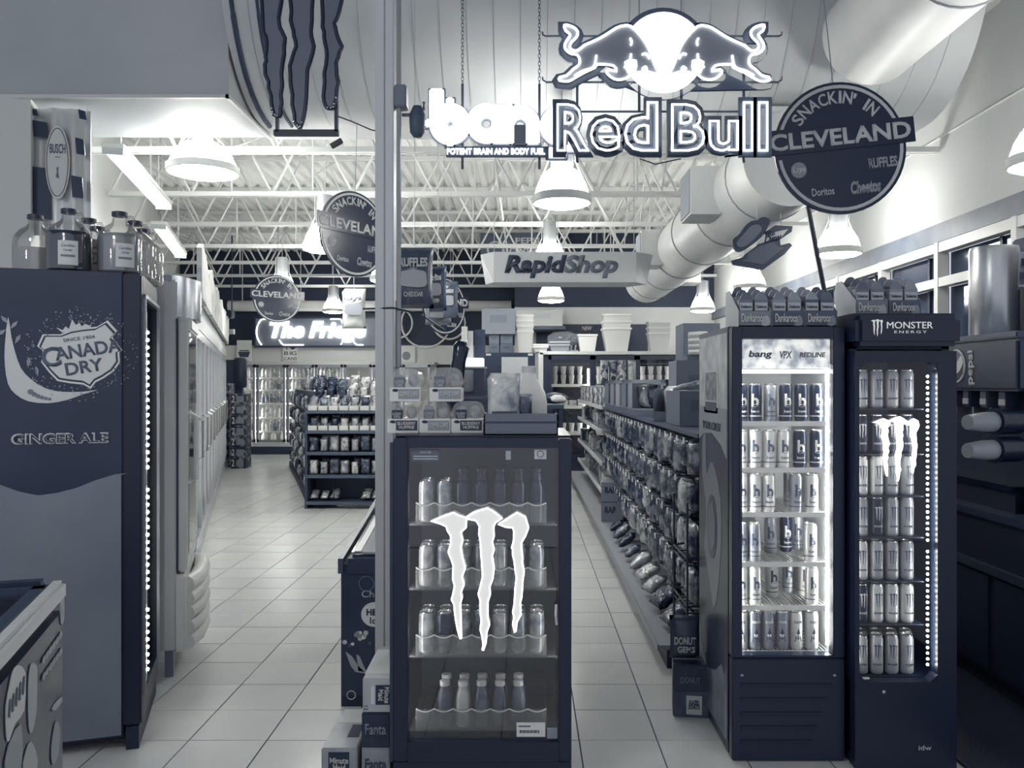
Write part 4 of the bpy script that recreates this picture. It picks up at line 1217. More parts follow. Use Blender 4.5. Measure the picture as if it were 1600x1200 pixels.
SBD = MB().lathe([(.027, 0), (.03, .006), (.029, .10), (.024, .13), (.018, .142), (.018, .155), (.02, .157)], 18).mesh('bottle', noise_mat('smoky_bottle', .2, .42, scale=18, rough=.25), True)
SC_ = MB().lathe([(.02, .155), (.02, .172), (.017, .174)], 14).mesh('cap', mat(.82, .3), True)
PAT = [['c0', 'c3', 't', 't', 't', 't', 't'], ['c0', 'c1', 'c1', 'c3', 'c0', 'c1', 'c3'], ['c0', 'c2', 'c1', 'c2', 'c3', 'c1', 'c3'], ['', 'd', 's', 'd', 'd', 'd', '']]
RN = ['top', 'second', 'third', 'bottom']
for k, row in enumerate(PAT):
    for i, ty in enumerate(row):
        if not ty: continue
        x_ = CX + gx0 + .02 + (i + .5) * sx
        for dpt in range(2):
            yy = YF + .125 + dpt * .075
            lbl = '%s in the %s row, %s from left, %s, in the claw-logo fridge' % ({'t': 'dark capped bottle', 's': 'pale bottle', 'd': 'smoky bottle'}.get(ty, 'tall drink can'), RN[k], ORD[i], ('front', 'behind')[dpt])
            if ty[0] == 'c': o = put('drink_can', CN[int(ty[1])], None, (x_, yy, rowz[k])); put('lid', LD, o); tag(o, lbl, 'can', 'drinks in the claw-logo fridge')
            else:
                o = put('drink_bottle', {'t': TB, 's': SB, 'd': SBD}[ty], None, (x_, yy, rowz[k])); put('cap', TC if ty == 't' else SC_, o); tag(o, lbl, 'bottle', 'drinks in the claw-logo fridge')

# goods on top of the fridge
ZT = 1.3235
DOME = film_mat('clamshell', .85, .28)
MUF = noise_mat('muffin_crust', .4, .75, scale=30, rough=.7)


def bake_pack(label, px0, px1, pyb, Y, z, title, dark, h, tall):
    w_ = (px1 - px0) * Y / F
    t = thing('bakery_pack', label, 'pastry pack', (PX((px0 + px1) / 2, Y), Y, z), rnd.uniform(-.02, .02), 'bakery packs on the fridge')
    bh_ = 22 * Y / F
    MB().box(-w_ / 2, w_ / 2, 0, .11, 0, bh_, .002).build('label_sleeve', mat(.95, .5), t)
    pn = MB().box(-w_ * .22, w_ * .46, -.0015, .001, bh_ * .18, bh_ * .9).build('name_panel', mat(.25 if dark else .6, .5), t)
    for s2, zz, ww, hh in (((title.split()[0], .68, .58, .24), (title.split()[1], .40, .5, .24)) if dark else ((title, .56, .6, .34),)):
        text(s2, w_ * ww, bh_ * hh, mat(.88, .5), pn, (w_ * .12, -.002, bh_ * zz), bold=.03, depth=.001)
    MB().prism([(-w_ * .32 + .012 * math.cos(a), bh_ * .8 + .006 * math.sin(a)) for a in [i * PI / 6 for i in range(12)]], -.003, 0, 'xz').build('brand_oval', mat(.1, .5), t)
    pr = [(-w_ * .47, 0), (w_ * .47, 0), (w_ * .47, tall * .55), (w_ * .40, tall * .85), (w_ * .25, tall), (-w_ * .25, tall), (-w_ * .40, tall * .85), (-w_ * .47, tall * .55)]
    MB().prism([(x, bh_ + z_) for x, z_ in smooth_line(pr, 2, True)], .008, .11, 'xz').build('clear_dome', DOME, t)
    for s_ in (-1, 1):
        MB().ball((s_ * w_ * .22, .05, bh_ + tall * .38), w_ * .19, 10, (1, .8, tall * .8 / (w_ * .38) if tall < .06 else 1.1)).build('muffin', MUF, t, smooth=True)
    st = MB().box(-w_ * .36, -w_ * .02, .003, .006, bh_ * 1.02, bh_ + tall * .55).build('corner_label', mat(.45 if not dark else .2, .5), t)
    text(title.replace(' ', '\n'), w_ * .28, tall * .34, mat(.85, .5), st, (-w_ * .19, .002, bh_ + tall * .22), depth=.0008)
    return t


YG = 3.36
bake_pack('blueberry muffin pack at the left end of the lower row', 605, 654, 674, YG, ZT, 'BLUEBERRY MUFFINS', 1, 0, .065)
bake_pack('coffee cake pack in the middle of the lower row', 655, 704, 674, YG, ZT, 'COFFEE CAKE', 0, 0, .068)
bake_pack('blueberry muffin pack right of the lower coffee cake pack', 705, 755, 674, YG, ZT, 'BLUEBERRY MUFFINS', 1, 0, .068)
bake_pack('coffee cake pack stacked upper left above the muffins', 609, 657, 622, YG, ZT + .126, 'COFFEE CAKE', 0, 0, .075)
bake_pack('coffee cake pack stacked upper right above the muffins', 671, 722, 622, YG, ZT + .126, 'COFFEE CAKE', 0, 0, .08)
tr = thing('display_tray', 'grey cardboard display tray on the right of the fridge top', 'tray', (PX(814, 3.24), 3.24, ZT))
w_ = 116 * 3.24 / F / 2
MB().box(-w_, w_, 0, .006, 0, .082).box(-w_, w_, .17, .176, 0, .07).box(-w_, -w_ + .005, 0, .176, 0, .08).box(w_ - .005, w_, 0, .176, 0, .08).box(-w_, w_, 0, .176, 0, .004).build('cardboard', mat(.46, .7), tr)
MB().box(-w_, w_, -.002, 0, .045, .052).build('fold_line', mat(.28, .7), tr)
pb = thing('clear_snack_bag', 'clear crinkled bag of treats standing in the grey tray', 'bag', (PX(787, 3.32), 3.32, ZT + .005), .1)
put('pouch', bag_mesh(.135, .235, .07, 77, noise_mat('crinkled_bag', .5, .75, .9, scale=16, rough=.2, bump=.8), 8, 10), pb)
lb = MB().box(-.05, .05, -.045, -.04, .03, .085).build('printed_label', mat(.35, .5), pb)
MB().prism([(.03 + .016 * math.cos(a), .05 + .016 * math.sin(a)) for a in [i * PI / 6 for i in range(12)]], -.047, -.045, 'xz').build('round_print', mat(.75, .5), lb)
pb2 = tag(put('snack_bag', bag_mesh(.09, .15, .05, 78, BAGM[3]), None, (PX(818, 3.37), 3.375, ZT + .006), (0, 0, .05), (.8, .8, 1)), 'small bag behind the clear bag in the grey tray', 'bag')
wj = thing('white_jug', 'white plastic jug without label behind the grey tray', 'jug', (PX(826, 3.54), 3.54, ZT))
MB().lathe([(.072, 0), (.078, .01), (.078, .12), (.07, .16), (.05, .2), (.03, .225), (.028, .25)], 20).build('bottle', mat(.95, .4), wj, smooth=True)
MB().lathe([(.031, .245), (.031, .27), (.028, .272)], 16).build('cap', mat(.84, .4), wj, smooth=True)
kb = thing('dark_wine_bottle', 'dark leaning bottle standing behind the coffee cake packs', 'bottle', (PX(700, 3.62), 3.62, ZT), 0, None, 0, R(9))
MB().lathe([(.036, 0), (.04, .01), (.04, .18), (.036, .22), (.03, .3), (.036, .36), (.02, .385)], 16).build('bottle', mat(.04, .12), kb, smooth=True)
MB().lathe([(.041, .20), (.041, .215)], 16).build('collar', mat(.5, .3, .5), kb, smooth=True)

# ================================================================== DRINK CASES by the fridge, second chest freezer
def fpack(label, x0, x1, Y, z, v, title, sub, rot90=False, vt=.88, boxv=.15):
    t = thing('fridge_pack', label, 'drink case', ((x0 + x1) / 2, Y, z), rnd.uniform(-.01, .01), 'soda cases on the floor')
    w_ = x1 - x0
    MB().box(-w_ / 2, w_ / 2, 0, .40, 0, .13, .004).build('carton', noise_mat('case_%d' % int(v * 100), v - .06, v + .06, scale=9, rough=.4), t)
    if boxv is not None:
        if rot90: pn = MB().box(-.004, w_ / 2 - .004, -.0015, .001, .03, .105).build('name_panel', mat(boxv, .5), t)
        else: pn = MB().box(-w_ * .3, w_ * .28, -.0015, .001, .015, .115).build('name_panel', mat(boxv, .5), t)
    else: pn = t
    if rot90:
        o = text(title, .062, .045, mat(vt, .5), pn, (w_ * .26, -.002, .067), bold=.015, depth=.001); o.rotation_euler = (PI / 2, R(90), 0)
        o = text('12', .018, .014, mat(.15, .5), t, (-w_ * .38, -.0015, .018), depth=.001); o.rotation_euler = (PI / 2, R(90), 0)
        MB().box(-.022, -.008, -.0015, .001, .032, .1).build('stripe_print', mat(.85, .5), t)
    else:
        text(title, w_ * (.52 if sub else .75), .05 if '\n' in title else .042, mat(vt, .5), pn, (0, -.002, .07), bold=.02, depth=.001)
    return t


xa, xb = PX(565, 3.2), PX(565, 3.2) + .108
fpack('orange soda case on the floor beside the fridge, bottom of its stack', xa, xb, 3.2, 0, .55, 'Fanta', None, False, .25, None)
fpack('dark soda case in the middle of the stack beside the fridge', xa, xb, 3.2, .133, .14, 'Fanta', None, False, .5, None)
m1 = fpack('lemonade case on top of the stack beside the fridge', xa + .004, xb + .004, 3.2, .266, .68, 'Minute\nMaid', 'x', True)
MB().box(-.055, .05, .05, .34, .1302, .1315).build('ingredients_print', mat(.85, .5), m1)
m2 = fpack('lemonade case standing alone left of the case stack', PX(502, 3.2), PX(558, 3.2), 3.2, 0, .66, 'Minute\nMaid', 'x')
MB().box(.01, .055, .10, .22, .1302, .1315).build('top_print', mat(.15, .5), m2)
MB().box(-.055, .06, .24, .38, .1302, .1312).build('top_print', mat(.85, .5), m2)
# second chest freezer
IC = thing('chest_freezer', 'dark ice cream chest freezer with sloping glass lid behind the white post', 'freezer', (PX(533, 3.95), 3.95, 0))
mb = MB()
mb.prism([(0, .05), (1.25, .05), (1.25, .86), (0, .67)], 0, .62, 'yz')
mb.build('body', CFP, IC)
MB().prism([(-.015, .63), (1.27, .82), (1.27, .89), (-.015, .70)], -.012, .012, 'yz').build('rim', mat(.3, .35), IC)
MB().prism([(-.015, .63), (.03, .637), (.03, .71), (-.015, .70)], .035, .64, 'yz').build('front_rim', mat(.16, .4), IC)
MB().prism([(.02, .715), (.6, .80), (.6, .81), (.02, .725)], .045, .6, 'yz').build('sliding_lid', mat(.6, .1), IC)
MB().prism([(.02, .72), (1.2, .895), (1.2, .905), (.02, .73)], .06, .09, 'yz').build('lid_rail', mat(.85, .3), IC)
MB().box(0, .62, .0, 1.25, 0, .05).build('base', mat(.05, .5), IC)
ifr = []


def icx(px, py): return (PX(px, 3.95) - PX(533, 3.95), PZ(py, 3.95))


a, z = icx(573, 912)
MB().tube([(a + .035 * math.cos(t), -.002, z + .035 * math.sin(t)) for t in [i * PI / 10 for i in range(20)]], .0025, 4, closed=True).build('round_print', mat(.45, .5), IC)
text('Cho', .09, .035, mat(.6, .5), IC, (icx(580, 928)[0], -.001, icx(0, 928)[1]), bold=.02)
a, z = icx(585, 960)
ovl = MB().prism([(a + .062 * math.cos(t), z + .058 * math.sin(t)) for t in [i * PI / 12 for i in range(24)]], -.003, 0, 'xz').build('oval_print', mat(.85, .5), IC)
text('HERE', .09, .03, mat(.12, .5), ovl, (a + .008, -.004, z + .012), bold=.03); text('Ice', .05, .03, mat(.12, .5), ovl, (a + .005, -.004, z - .028))
for i in range(16):
    a, z = icx(rnd.uniform(538, 584), rnd.uniform(988, 1012))
    MB().ball((a, -.002, z), rnd.uniform(.008, .016), 6, (1, .15, .8)).build('candy_print', mat(rnd.choice([.5, .7, .85, .35]), .5), IC)
for pts in ([(540, 1018), (550, 1025), (560, 1040), (572, 1052), (556, 1050), (548, 1040)], [(557, 1022), (562, 1025), (573, 1050), (560, 1048)]):
    MB().prism([icx(*p) for p in pts], -.003, 0, 'xz').build('cone_print', mat(.6, .5), IC)
a, z = icx(549, 1086)
MB().tube([(a + .02 * math.cos(t), -.002, z + .02 * math.sin(t)) for t in [i * PI / 8 for i in range(16)]], .003, 4, closed=True).build('round_mark', mat(.7, .5), IC)

# ================================================================== RIGHT FOREGROUND COOLERS
# slim cooler with bright interior
YA = 3.37
ax0, ax1 = .833, 1.286
AC, AW = (ax0 + ax1) / 2, (ax1 - ax0) / 2
BG = thing('slim_cooler', 'slim black cooler with bright white interior full of cans', 'cooler', (AC, YA, 0))
MB().box(-AW, -AW + .03, .06, .62, .06, 1.755).box(AW - .03, AW, .06, .62, .06, 1.755).box(-AW, AW, .59, .62, .06, 1.755).box(-AW, AW, .06, .62, 1.715, 1.755, .004).box(-AW, AW, .06, .62, .01, .42).build('body', HB, BG)
MB().box(-AW - .0025, -AW, .06, .62, .07, 1.75).build('side_wrap', noise_mat('side_wrap_print', .13, .2, scale=4, rough=.35, rand=False), BG)


def wrap(pts, name, m, par=BG, x=-AW - .004, s_=1):
    """(depth fraction, pixel row at the front edge) -> polygon on the side face"""
    q = [(.06 + .56 * u, PZ(py, YA)) for u, py in pts]
    if s_ > 1: q = smooth_line(q, s_, True)
    return MB().prism(q, x, x + .002, 'yz').build(name, m, par)


wrap([(.02, 518), (.98, 518), (.98, 660), (.7, 668), (.5, 672), (.3, 690), (.02, 720)], 'wrap_sky', noise_mat('wrap_mottle', .58, .82, scale=12, rough=.4, rand=False))
wrap([(.02, 640), (.98, 640), (.98, 700), (.8, 688), (.5, 684), (.2, 700), (.02, 720)], 'wrap_arch', mat(.56, .4), x=-AW - .0055)
wrap([(.3, 575), (.78, 575), (.78, 650), (.3, 650)], 'wrap_picture', mat(.72, .4), x=-AW - .0055)
wrap([(.35, 580), (.73, 580), (.73, 628), (.35, 628)], 'wrap_picture', noise_mat('wrap_photo', .25, .6, scale=30, rough=.4, rand=False), x=-AW - .007)
wrap([(.35, 631), (.73, 631), (.73, 646), (.35, 646)], 'wrap_picture', mat(.2, .4), x=-AW - .007)
o = text('YOUR CREST', .36, .035, mat(.25, .4), BG, (-AW - .007, .34, PZ(672, YA)), LEFTF)
wrap([(.84, 690), (.88, 760), (.75, 800), (.72, 850), (.8, 890), (.6, 940), (.45, 985), (.3, 940), (.2, 860), (.22, 790), (.4, 745), (.55, 735), (.72, 760), (.74, 690)], 'wrap_letter_b', mat(.46, .4), s_=2)
wrap([(.5 + .17 * math.cos(a), 845 + 55 * math.sin(a)) for a in [i * PI / 12 for i in range(24)]], 'wrap_target', mat(.22, .4), x=-AW - .006)
wrap([(.5 + .13 * math.cos(a), 845 + 42 * math.sin(a)) for a in [i * PI / 12 for i in range(24)]], 'wrap_target', mat(.38, .4), x=-AW - .008)
wrap([(.98, 1010), (.9, 1070), (.7, 1100), (.4, 1085), (.2, 1060), (.1, 1070), (.02, 1040), (.02, 1170), (.98, 1170)], 'wrap_splash', noise_mat('wrap_splash_print', .35, .55, scale=9, rough=.4, rand=False), s_=1)
g0, g1 = PX(1160, YA) - AC, PX(1302, YA) - AC
q0, q1 = PZ(1024, YA), PZ(529, YA)
df2 = MB().box(-AW, g0, 0, .055, .42, 1.75, .003).box(g1, AW, 0, .055, .42, 1.75, .003).box(g0, g1, 0, .055, q1, 1.75).box(g0, g1, 0, .055, .42, q0).build('door_frame', HB, BG)
MB().box(g0, g1, .02, .025, q0, q1).build('glass', glass_mat('clean_glass', .97, .02), df2)
MB().box(g0 - .012, g0 - .006, -.006, 0, .9, 1.45).build('handle_strip', mat(.15, .25), df2)
MB().box(-AW, AW, .0, .05, .006, .415, .004).build('lower_panel', HB, BG)
for i in range(5):
    MB().box(-AW + .035, AW - .05 - i * .02, -.004, .004, PZ(1075 + i * 22, YA), PZ(1068 + i * 22, YA)).build('louver', mat(.0, .6), BG)
for sx_ in (-1, 1):
    MB().ball((sx_ * (AW - .04), -.002, PZ(1055, YA)), .006, 8, (1.3, .5, 1)).build('screw', mat(.6, .3, .6), BG)
    for yy in (.06, .55): MB().lathe([(.018, 0), (.018, .06)], 8, (sx_ * (AW - .05), yy, 0)).build('foot', mat(.1, .5), BG)
LBX = noise_mat('ice_lightbox', .55, .78, .97, scale=22, rough=.4, rand=False, emit=.75, detail=2)
hb2 = MB().box(g0 + .003, g1 - .003, .03, .05, PZ(575, YA), q1 - .002).build('lightbox', LBX, BG)
for s2, px, ww, hh in (('bang', 1191, .095, .035), ('VPX', 1231, .05, .03), ('REDLINE', 1273, .105, .02)):
    text(s2, ww, hh, mat(.36 if s2 == 'bang' else .45, .5), hb2, (PX(px, YA) - AC, .027, PZ(554, YA)), bold=.03, shear=.15, depth=.002)
MB().box(g0, g1, .03, .06, PZ(583, YA), PZ(577, YA)).build('light_bar', mat(.98, .4, 0, 6), BG)
LIN = mat(.72, .5)
MB().box(-AW + .03, -AW + .034, .06, .58, .42, 1.70).box(AW - .034, AW - .03, .06, .58, .42, 1.70).box(-AW + .03, AW - .03, .575, .585, .42, 1.7).build('liner', LIN, BG)
ST = mat(.98, .4, 0, 42)
MB().box(AW - .05, AW - .035, .065, .075, .45, 1.60).build('led_strip', ST, BG)
MB().box(-AW + .035, -AW + .045, .065, .075, .45, 1.60).build('led_strip', ST, BG)
shz = [PZ(y, YA + .05) for y in (660, 733, 803, 881, 949)] + [PZ(1020, YA + .05)]
for k, zz in enumerate(shz):
    s_ = MB().box(-AW + .036, AW - .036, .066, .07, zz - .016, zz + .004).box(-AW + .036, AW - .036, .56, .566, zz - .008, zz).build('wire_shelf', mat(.93, .4), BG)
    mb = MB()
    for i in range(25): mb.box(-AW + .04 + i * .0155, -AW + .043 + i * .0155, .07, .56, zz - .004, zz)
    o = mb.build('shelf_wires', mat(.9, .4), s_); o['kind'] = 'stuff'


CR_ = .0268
CH = .155
def make_can(kind):
    v = {'dark': (.06, .14), 'white': (.86, .93), 'grey': (.5, .66), 'star': (.42, .55), 'starw': (.8, .9), 'mgrey': (.6, .72), 'mdark': (.05, .1), 'mlight': (.78, .88)}[kind]
    body = can_mesh(CR_, CH, noise_mat('can_%s' % kind, v[0], v[1], scale=11, rough=.28, metal=.3, rand=True))
    parts = [('lid', lid_mesh(CR_, CH), (0, 0, 0), (0, 0, 0))]
    ink = mat(.85 if v[0] < .4 else .3, .4)
    if kind in ('dark', 'white', 'grey'):
        parts.append(('letter_print', text_mesh('b', .03, .055, ink, depth=.0006, bold=.03, bend=CR_ + .0004), (0, 0, .088), FRONT))
        parts.append(('name_print', text_mesh('bang', .034, .014, ink, depth=.0006, bold=.02, bend=CR_ + .0004), (0, 0, .042), FRONT))
        parts.append(('line_print', MB().lathe([(CR_ + .0004, .022), (CR_ + .0004, .026)], 18, caps=False).mesh('line_print', ink), (0, 0, 0), (0, 0, 0)))
    elif kind in ('star', 'starw'):
        st = [(.026 * math.cos(PI / 2 + i * PI / 5) * (1 if i % 2 == 0 else .42), .034 * math.sin(PI / 2 + i * PI / 5) * (1 if i % 2 == 0 else .42)) for i in range(10)]
        m_ = MB(); vv = [m_.bm.verts.new(((CR_ + .0006) * math.sin(x / CR_), -(CR_ + .0006) * math.cos(x / CR_), .06 + z)) for x, z in st]
        c0 = m_.bm.verts.new((0, -(CR_ + .0006), .06))
        for i in range(10): m_.bm.faces.new((c0, vv[i], vv[(i + 1) % 10]))
        parts.append(('star_print', m_.mesh('star_print', mat(.25, .4)), (0, 0, 0), (0, 0, 0)))
        parts.append(('name_print', text_mesh('RR', .018, .012, mat(.92, .4), depth=.0006, bold=.03, bend=CR_ + .0012), (0, 0, .06), FRONT))
        parts.append(('maker_print', text_mesh('ROCKSTAR', .034, .01, mat(.9 if kind == 'star' else .3, .4), depth=.0006, bold=.03, bend=CR_ + .0006), (0, 0, .115), FRONT))
    else:
        m_ = MB()
        for c in claw_polys(0, .09, .036, .06):
            vv = [m_.bm.verts.new(((CR_ + .0006) * math.sin(x / CR_), -(CR_ + .0006) * math.cos(x / CR_), z)) for x, z in c]
            m_.bm.faces.new(vv)
        ink = mat(.85 if kind == 'mdark' else .32, .4)
        parts.append(('claw_print', m_.mesh('claw_print', ink), (0, 0, 0), (0, 0, 0)))
        parts.append(('name_print', text_mesh('MONSTER', .036, .008, ink, depth=.0006, bold=.02, bend=CR_ + .0004), (0, 0, .04), FRONT))
    return body, parts


CANS = {k: make_can(k) for k in ('dark', 'white', 'grey', 'star', 'starw', 'mgrey', 'mdark', 'mlight')}


def place_can(kind, loc, label, group, turn=0.):
    b, pa = CANS[kind]
    o = tag(put('drink_can', b, None, loc, (0, 0, turn)), label, 'can', group)
    for n, me, l, r in pa: put(n, me, o, l, r)
    return o


def clampx(x): return max(ax0 + .036 + CR_, min(ax1 - .052 - CR_, x))


ROWS = [[(1164, 'dark', 0), (1188, 'dark', 0), (1214, 'grey', 0), (1240, 'dark', 0), (1266, 'dark', 0), (1292, 'dark', 0)],
        [(1164, 'white', 0), (1188, 'white', 0), (1212, 'white', 0), (1236, 'white', 0), (1264, 'dark', 0), (1292, 'dark', 0)],
        [(1164, 'white', 0), (1188, 'white', 0), (1211, 'white', 0), (1257, 'grey', 0), (1284, 'white', 0), (1234, 'grey', .16)],
        [(1163, 'grey', 0), (1187, 'grey', 0), (1282, 'white', 0), (1204, 'grey', .17), (1228, 'dark', .2), (1252, 'grey', .24)],
        [(1163, 'white', 0), (1187, 'white', 0), (1284, 'white', 0), (1206, 'white', .12), (1232, 'grey', .2), (1258, 'white', .14)],
        [(1164, 'starw', 0), (1187, 'star', 0), (1210, 'star', 0), (1234, 'star', 0), (1258, 'starw', 0), (1284, 'starw', 0)]]
for k, row in enumerate(ROWS):
    xs = []
    fr_ = sorted([r for r in row if r[2] == 0])
    for n, (px, kd, dp) in enumerate(row):
        Yc = YA + .105 + dp
        x_ = clampx(ax0 + .036 + CR_ + (px - 1164) / 128 * (ax1 - ax0 - .088 - 2 * CR_)) if dp == 0 else clampx(PX(px, Yc))
        place_can(kd, (x_, Yc, shz[k] + .001), '%s can, %s from left on %s shelf of the slim bright cooler' % ({'dark': 'dark', 'white': 'white', 'grey': 'grey', 'star': 'grey star', 'starw': 'pale star'}[kd], ORD[n] if dp == 0 else 'set back ' + ORD[n], ORD[k]), 'cans in the slim bright cooler', rnd.uniform(-.25, .25))

# claw-logo cooler with LED edge
YM2 = 3.30
mx0, mx1 = 1.30, 1.70
MC, MW = (mx0 + mx1) / 2, .2
MF = thing('claw_cooler', 'black cooler with energy drink header and LED-lit door at the right', 'cooler', (MC, YM2, 0))
MB().box(-MW, -MW + .03, .06, .6, .05, 1.70).box(MW - .03, MW, .06, .6, .05, 1.70).box(-MW, MW, .57, .6, .05, 1.70).box(-MW, MW, .06, .6, 1.66, 1.70).box(-MW, MW, .06, .6, .01, .34).build('body', BLACK, MF)
m0, m1 = PX(1343, YM2) - MC, PX(1465, YM2) - MC
z0, z1 = PZ(1066, YM2), PZ(566, YM2)
cut = .028
mb = MB().box(-MW, m0, 0, .055, z0, 1.65).box(m1, MW, 0, .055, z0, 1.65).box(m0, m1, 0, .055, z1, 1.65).box(-MW, MW, 0, .055, .006, z0)
for xx, zz, sx_, sz_ in ((m0, z1, 1, -1), (m1, z1, -1, -1), (m0, z0, 1, 1), (m1, z0, -1, 1)):
    mb.prism([(xx, zz), (xx + sx_ * cut, zz), (xx, zz + sz_ * cut)], .002, .053, 'xz')
df3 = mb.build('door_frame', BLACK, MF)
MB().box(m0, m1, .02, .025, z0, z1).build('glass', glass_mat('clean_glass', .97, .02), df3)
hd = MB().box(-MW - .005, MW + .005, -.035, .12, PZ(541, YM2), PZ(492, YM2 - .03), .02).build('header', mat(.02, .3), MF)
for c in claw_polys(PX(1364, YM2) - MC, PZ(513, YM2), .046, .066): MB().prism(c, -.0385, -.034, 'xz').build('claw_print', mat(.9, .5, 0, .25), hd)
text('MONSTER', 71 * YM2 / F, .026, mat(.92, .5, 0, .25), hd, (PX(1415, YM2) - MC, -.036, PZ(509, YM2)), bold=.0)
text('ENERGY', 50 * YM2 / F, .010, mat(.85, .5, 0, .2), hd, (PX(1416, YM2) - MC, -.036, PZ(519.5, YM2)), spacing=1.4)
text('idw', .05, .018, mat(.75, .5), df3, (PX(1445, YM2) - MC, -.001, PZ(1168, YM2)))
MB().ball((PX(1381, YM2) - MC, -.002, PZ(1081, YM2)), .008, 8, (1, .5, 1)).build('lock', mat(.7, .25, .7), df3)
mb = MB()
for i in range(52):
    if i in (30,): continue
    mb.ball((PX(1457, YM2) - MC, .04, PZ(588, YM2) - i * .0225), .0052, 6)
mb.build('led_strip', mat(.98, .4, 0, 55), MF)
MB().box(m0 + .002, m0 + .006, .04, .05, z0 + .04, z1 - .04).build('led_strip', mat(.98, .4, 0, 5), MF)
MB().box(m0 + .018, m0 + .045, .012, .019, PZ(1063, YM2), PZ(1060.5, YM2)).build('door_clip', mat(.9, .4), df3)
MB().box(-MW + .03, MW - .03, .555, .565, .34, 1.64).build('inner_back', mat(.2, .5), MF)
mz = [PZ(y, YM2 + .09) for y in (638, 708, 773, 837, 905, 972, 1052)]
MP = [['mgrey'] * 4, ['mdark', 'mdark', 'mdark', 'mdark'], ['mlight', 'mlight', 'mgrey', 'mgrey'], ['mgrey', 'mdark', 'mgrey', 'mgrey'], ['mlight', 'mgrey', 'mgrey', 'mgrey'], ['mdark', 'mlight', 'mlight', 'mlight'], ['mgrey', 'mgrey', 'mgrey', 'mgrey']]
for k, zz in enumerate(mz):
    MB().box(m0 + .014, m1 - .026, .06, .5, zz - .005, zz - .001).build('shelf', mat(.08, .4), MF)
    for n, kd in enumerate(MP[k]):
        for dp in range(2 if k == 6 else 1):
            place_can(kd, (MC + m0 + .046 + n * .0615 + dp * .025, YM2 + .10 + dp * .065, zz), '%s can, %s from left%s, %s shelf down in the LED-lit claw cooler' % ({'mgrey': 'grey', 'mdark': 'dark', 'mlight': 'pale'}[kd], ORD[n], ' behind' if dp else '', ORD[k]), 'cans in the claw cooler', rnd.uniform(-.2, .2))
LGm = mat(.95, .5, 0, 3.0)
for c in CLAWS:
    q = [(PX(1402, YM2) - MC + (x - 750) / 153 * 72 * YM2 / F, PZ(702, YM2) - (y - 906) / 223 * 102 * YM2 / F) for x, y in c]
    MB().prism(q, .004, .016, 'xz').build('lit_claw', LGm, df3)

# cookie snack trays on the coolers
YD = 3.42
CKM = [mat(.45, .5), mat(.56, .5), mat(.36, .5)]


def cookie_tray(label, px0, px1, pyt, pyb, Y, z, tone_, nb):
    w_ = (px1 - px0) * Y / F - .008
    t = thing('snack_tray', label, 'tray', (PX((px0 + px1) / 2, Y), Y, z), 0, 'cookie snack trays on the coolers')
    fh = .062
    MB().box(-w_ / 2, w_ / 2, 0, .004, 0, fh).prism([(-w_ / 2, 0), (w_ / 2, 0), (w_ / 2, .004), (-w_ / 2, .004)], 0, .004, 'xy').box(-w_ / 2, w_ / 2, 0, .22, 0, .004).build('tray_body', mat(tone_, .5), t)
    for sx_ in (-1, 1): MB().prism([(0, 0), (.22, 0), (.22, .16), (.16, .16), (.0, fh)], sx_ * w_ / 2 - .002, sx_ * w_ / 2 + .002, 'yz').build('side_wall', mat(tone_ + .18, .5), t)
    text('Dunkaroos', w_ * .72, .036, mat(.86, .5), t, (-.008, -.003, .034), bold=.02)
    MB().prism(smooth_line([(w_ * .2, .004), (w_ * .45, .004), (w_ * .46, .03), (w_ * .36, .045), (w_ * .26, .03)], 2, True), -.002, 0, 'xz').build('cookie_print', mat(tone_ + .2, .5), t)
    return t, w_


SNB = [MB().box(-.037, .037, 0, .05, 0, .105).mesh('snack_box', CKM[i]) for i in range(3)]
SNT = [MB().prism(smooth_line([(-.03, .1), (-.022, .125), (-.005, .135), (.018, .133), (.03, .115), (.033, .1)], 2, True), .002, .012, 'xz').mesh('cookie_top', mat(.4 + .1 * i, .5)) for i in range(3)]
SNP = MB().box(-.034, .034, -.0015, .001, .06, .092).mesh('name_print', mat(.72, .5))
ti = 0
for (px0, px1, Y, z, tn, where) in ((1153, 1206, 3.42, 1.7555, .50, 'left tray on the slim cooler'), (1206, 1257, 3.42, 1.7555, .34, 'middle tray on the slim cooler'), (1257, 1309, 3.42, 1.7555, .36, 'right tray on the slim cooler'), (1336, 1388, 3.46, 1.803, .48, 'left tray on the claw cooler'), (1390, 1440, 3.46, 1.803, .36, 'right tray on the claw cooler')):
    t, w_ = cookie_tray('printed cookie snack tray, the ' + where, px0, px1, 0, 0, Y, z, tn, 2)
    for r_ in range(3):
        for n in range(2):
            b = tag(put('snack_box', SNB[(ti + r_) % 3], None, (t.location.x - .031 + n * .062, Y + .018 + r_ * .064, z + .006 + r_ * .018), (0, 0, rnd.uniform(-.015, .015)), (.74, 1, 1)), '%s snack box, row %s, in the %s' % (('left', 'right')[n], ORD[r_], where), 'snack box', 'snack boxes in the trays')
            put('cookie_top', SNT[(ti + n) % 3], b); o = put('name_print', SNP, b)
            text('Dunkaroos', .058, .014, mat(.3, .5), o, (0, -.002, .076), depth=.0006, bold=.03)
    ti += 1
MB().box(-MW, MW, .02, .55, 1.70, 1.80).build('header_deck', BLACK, MF)

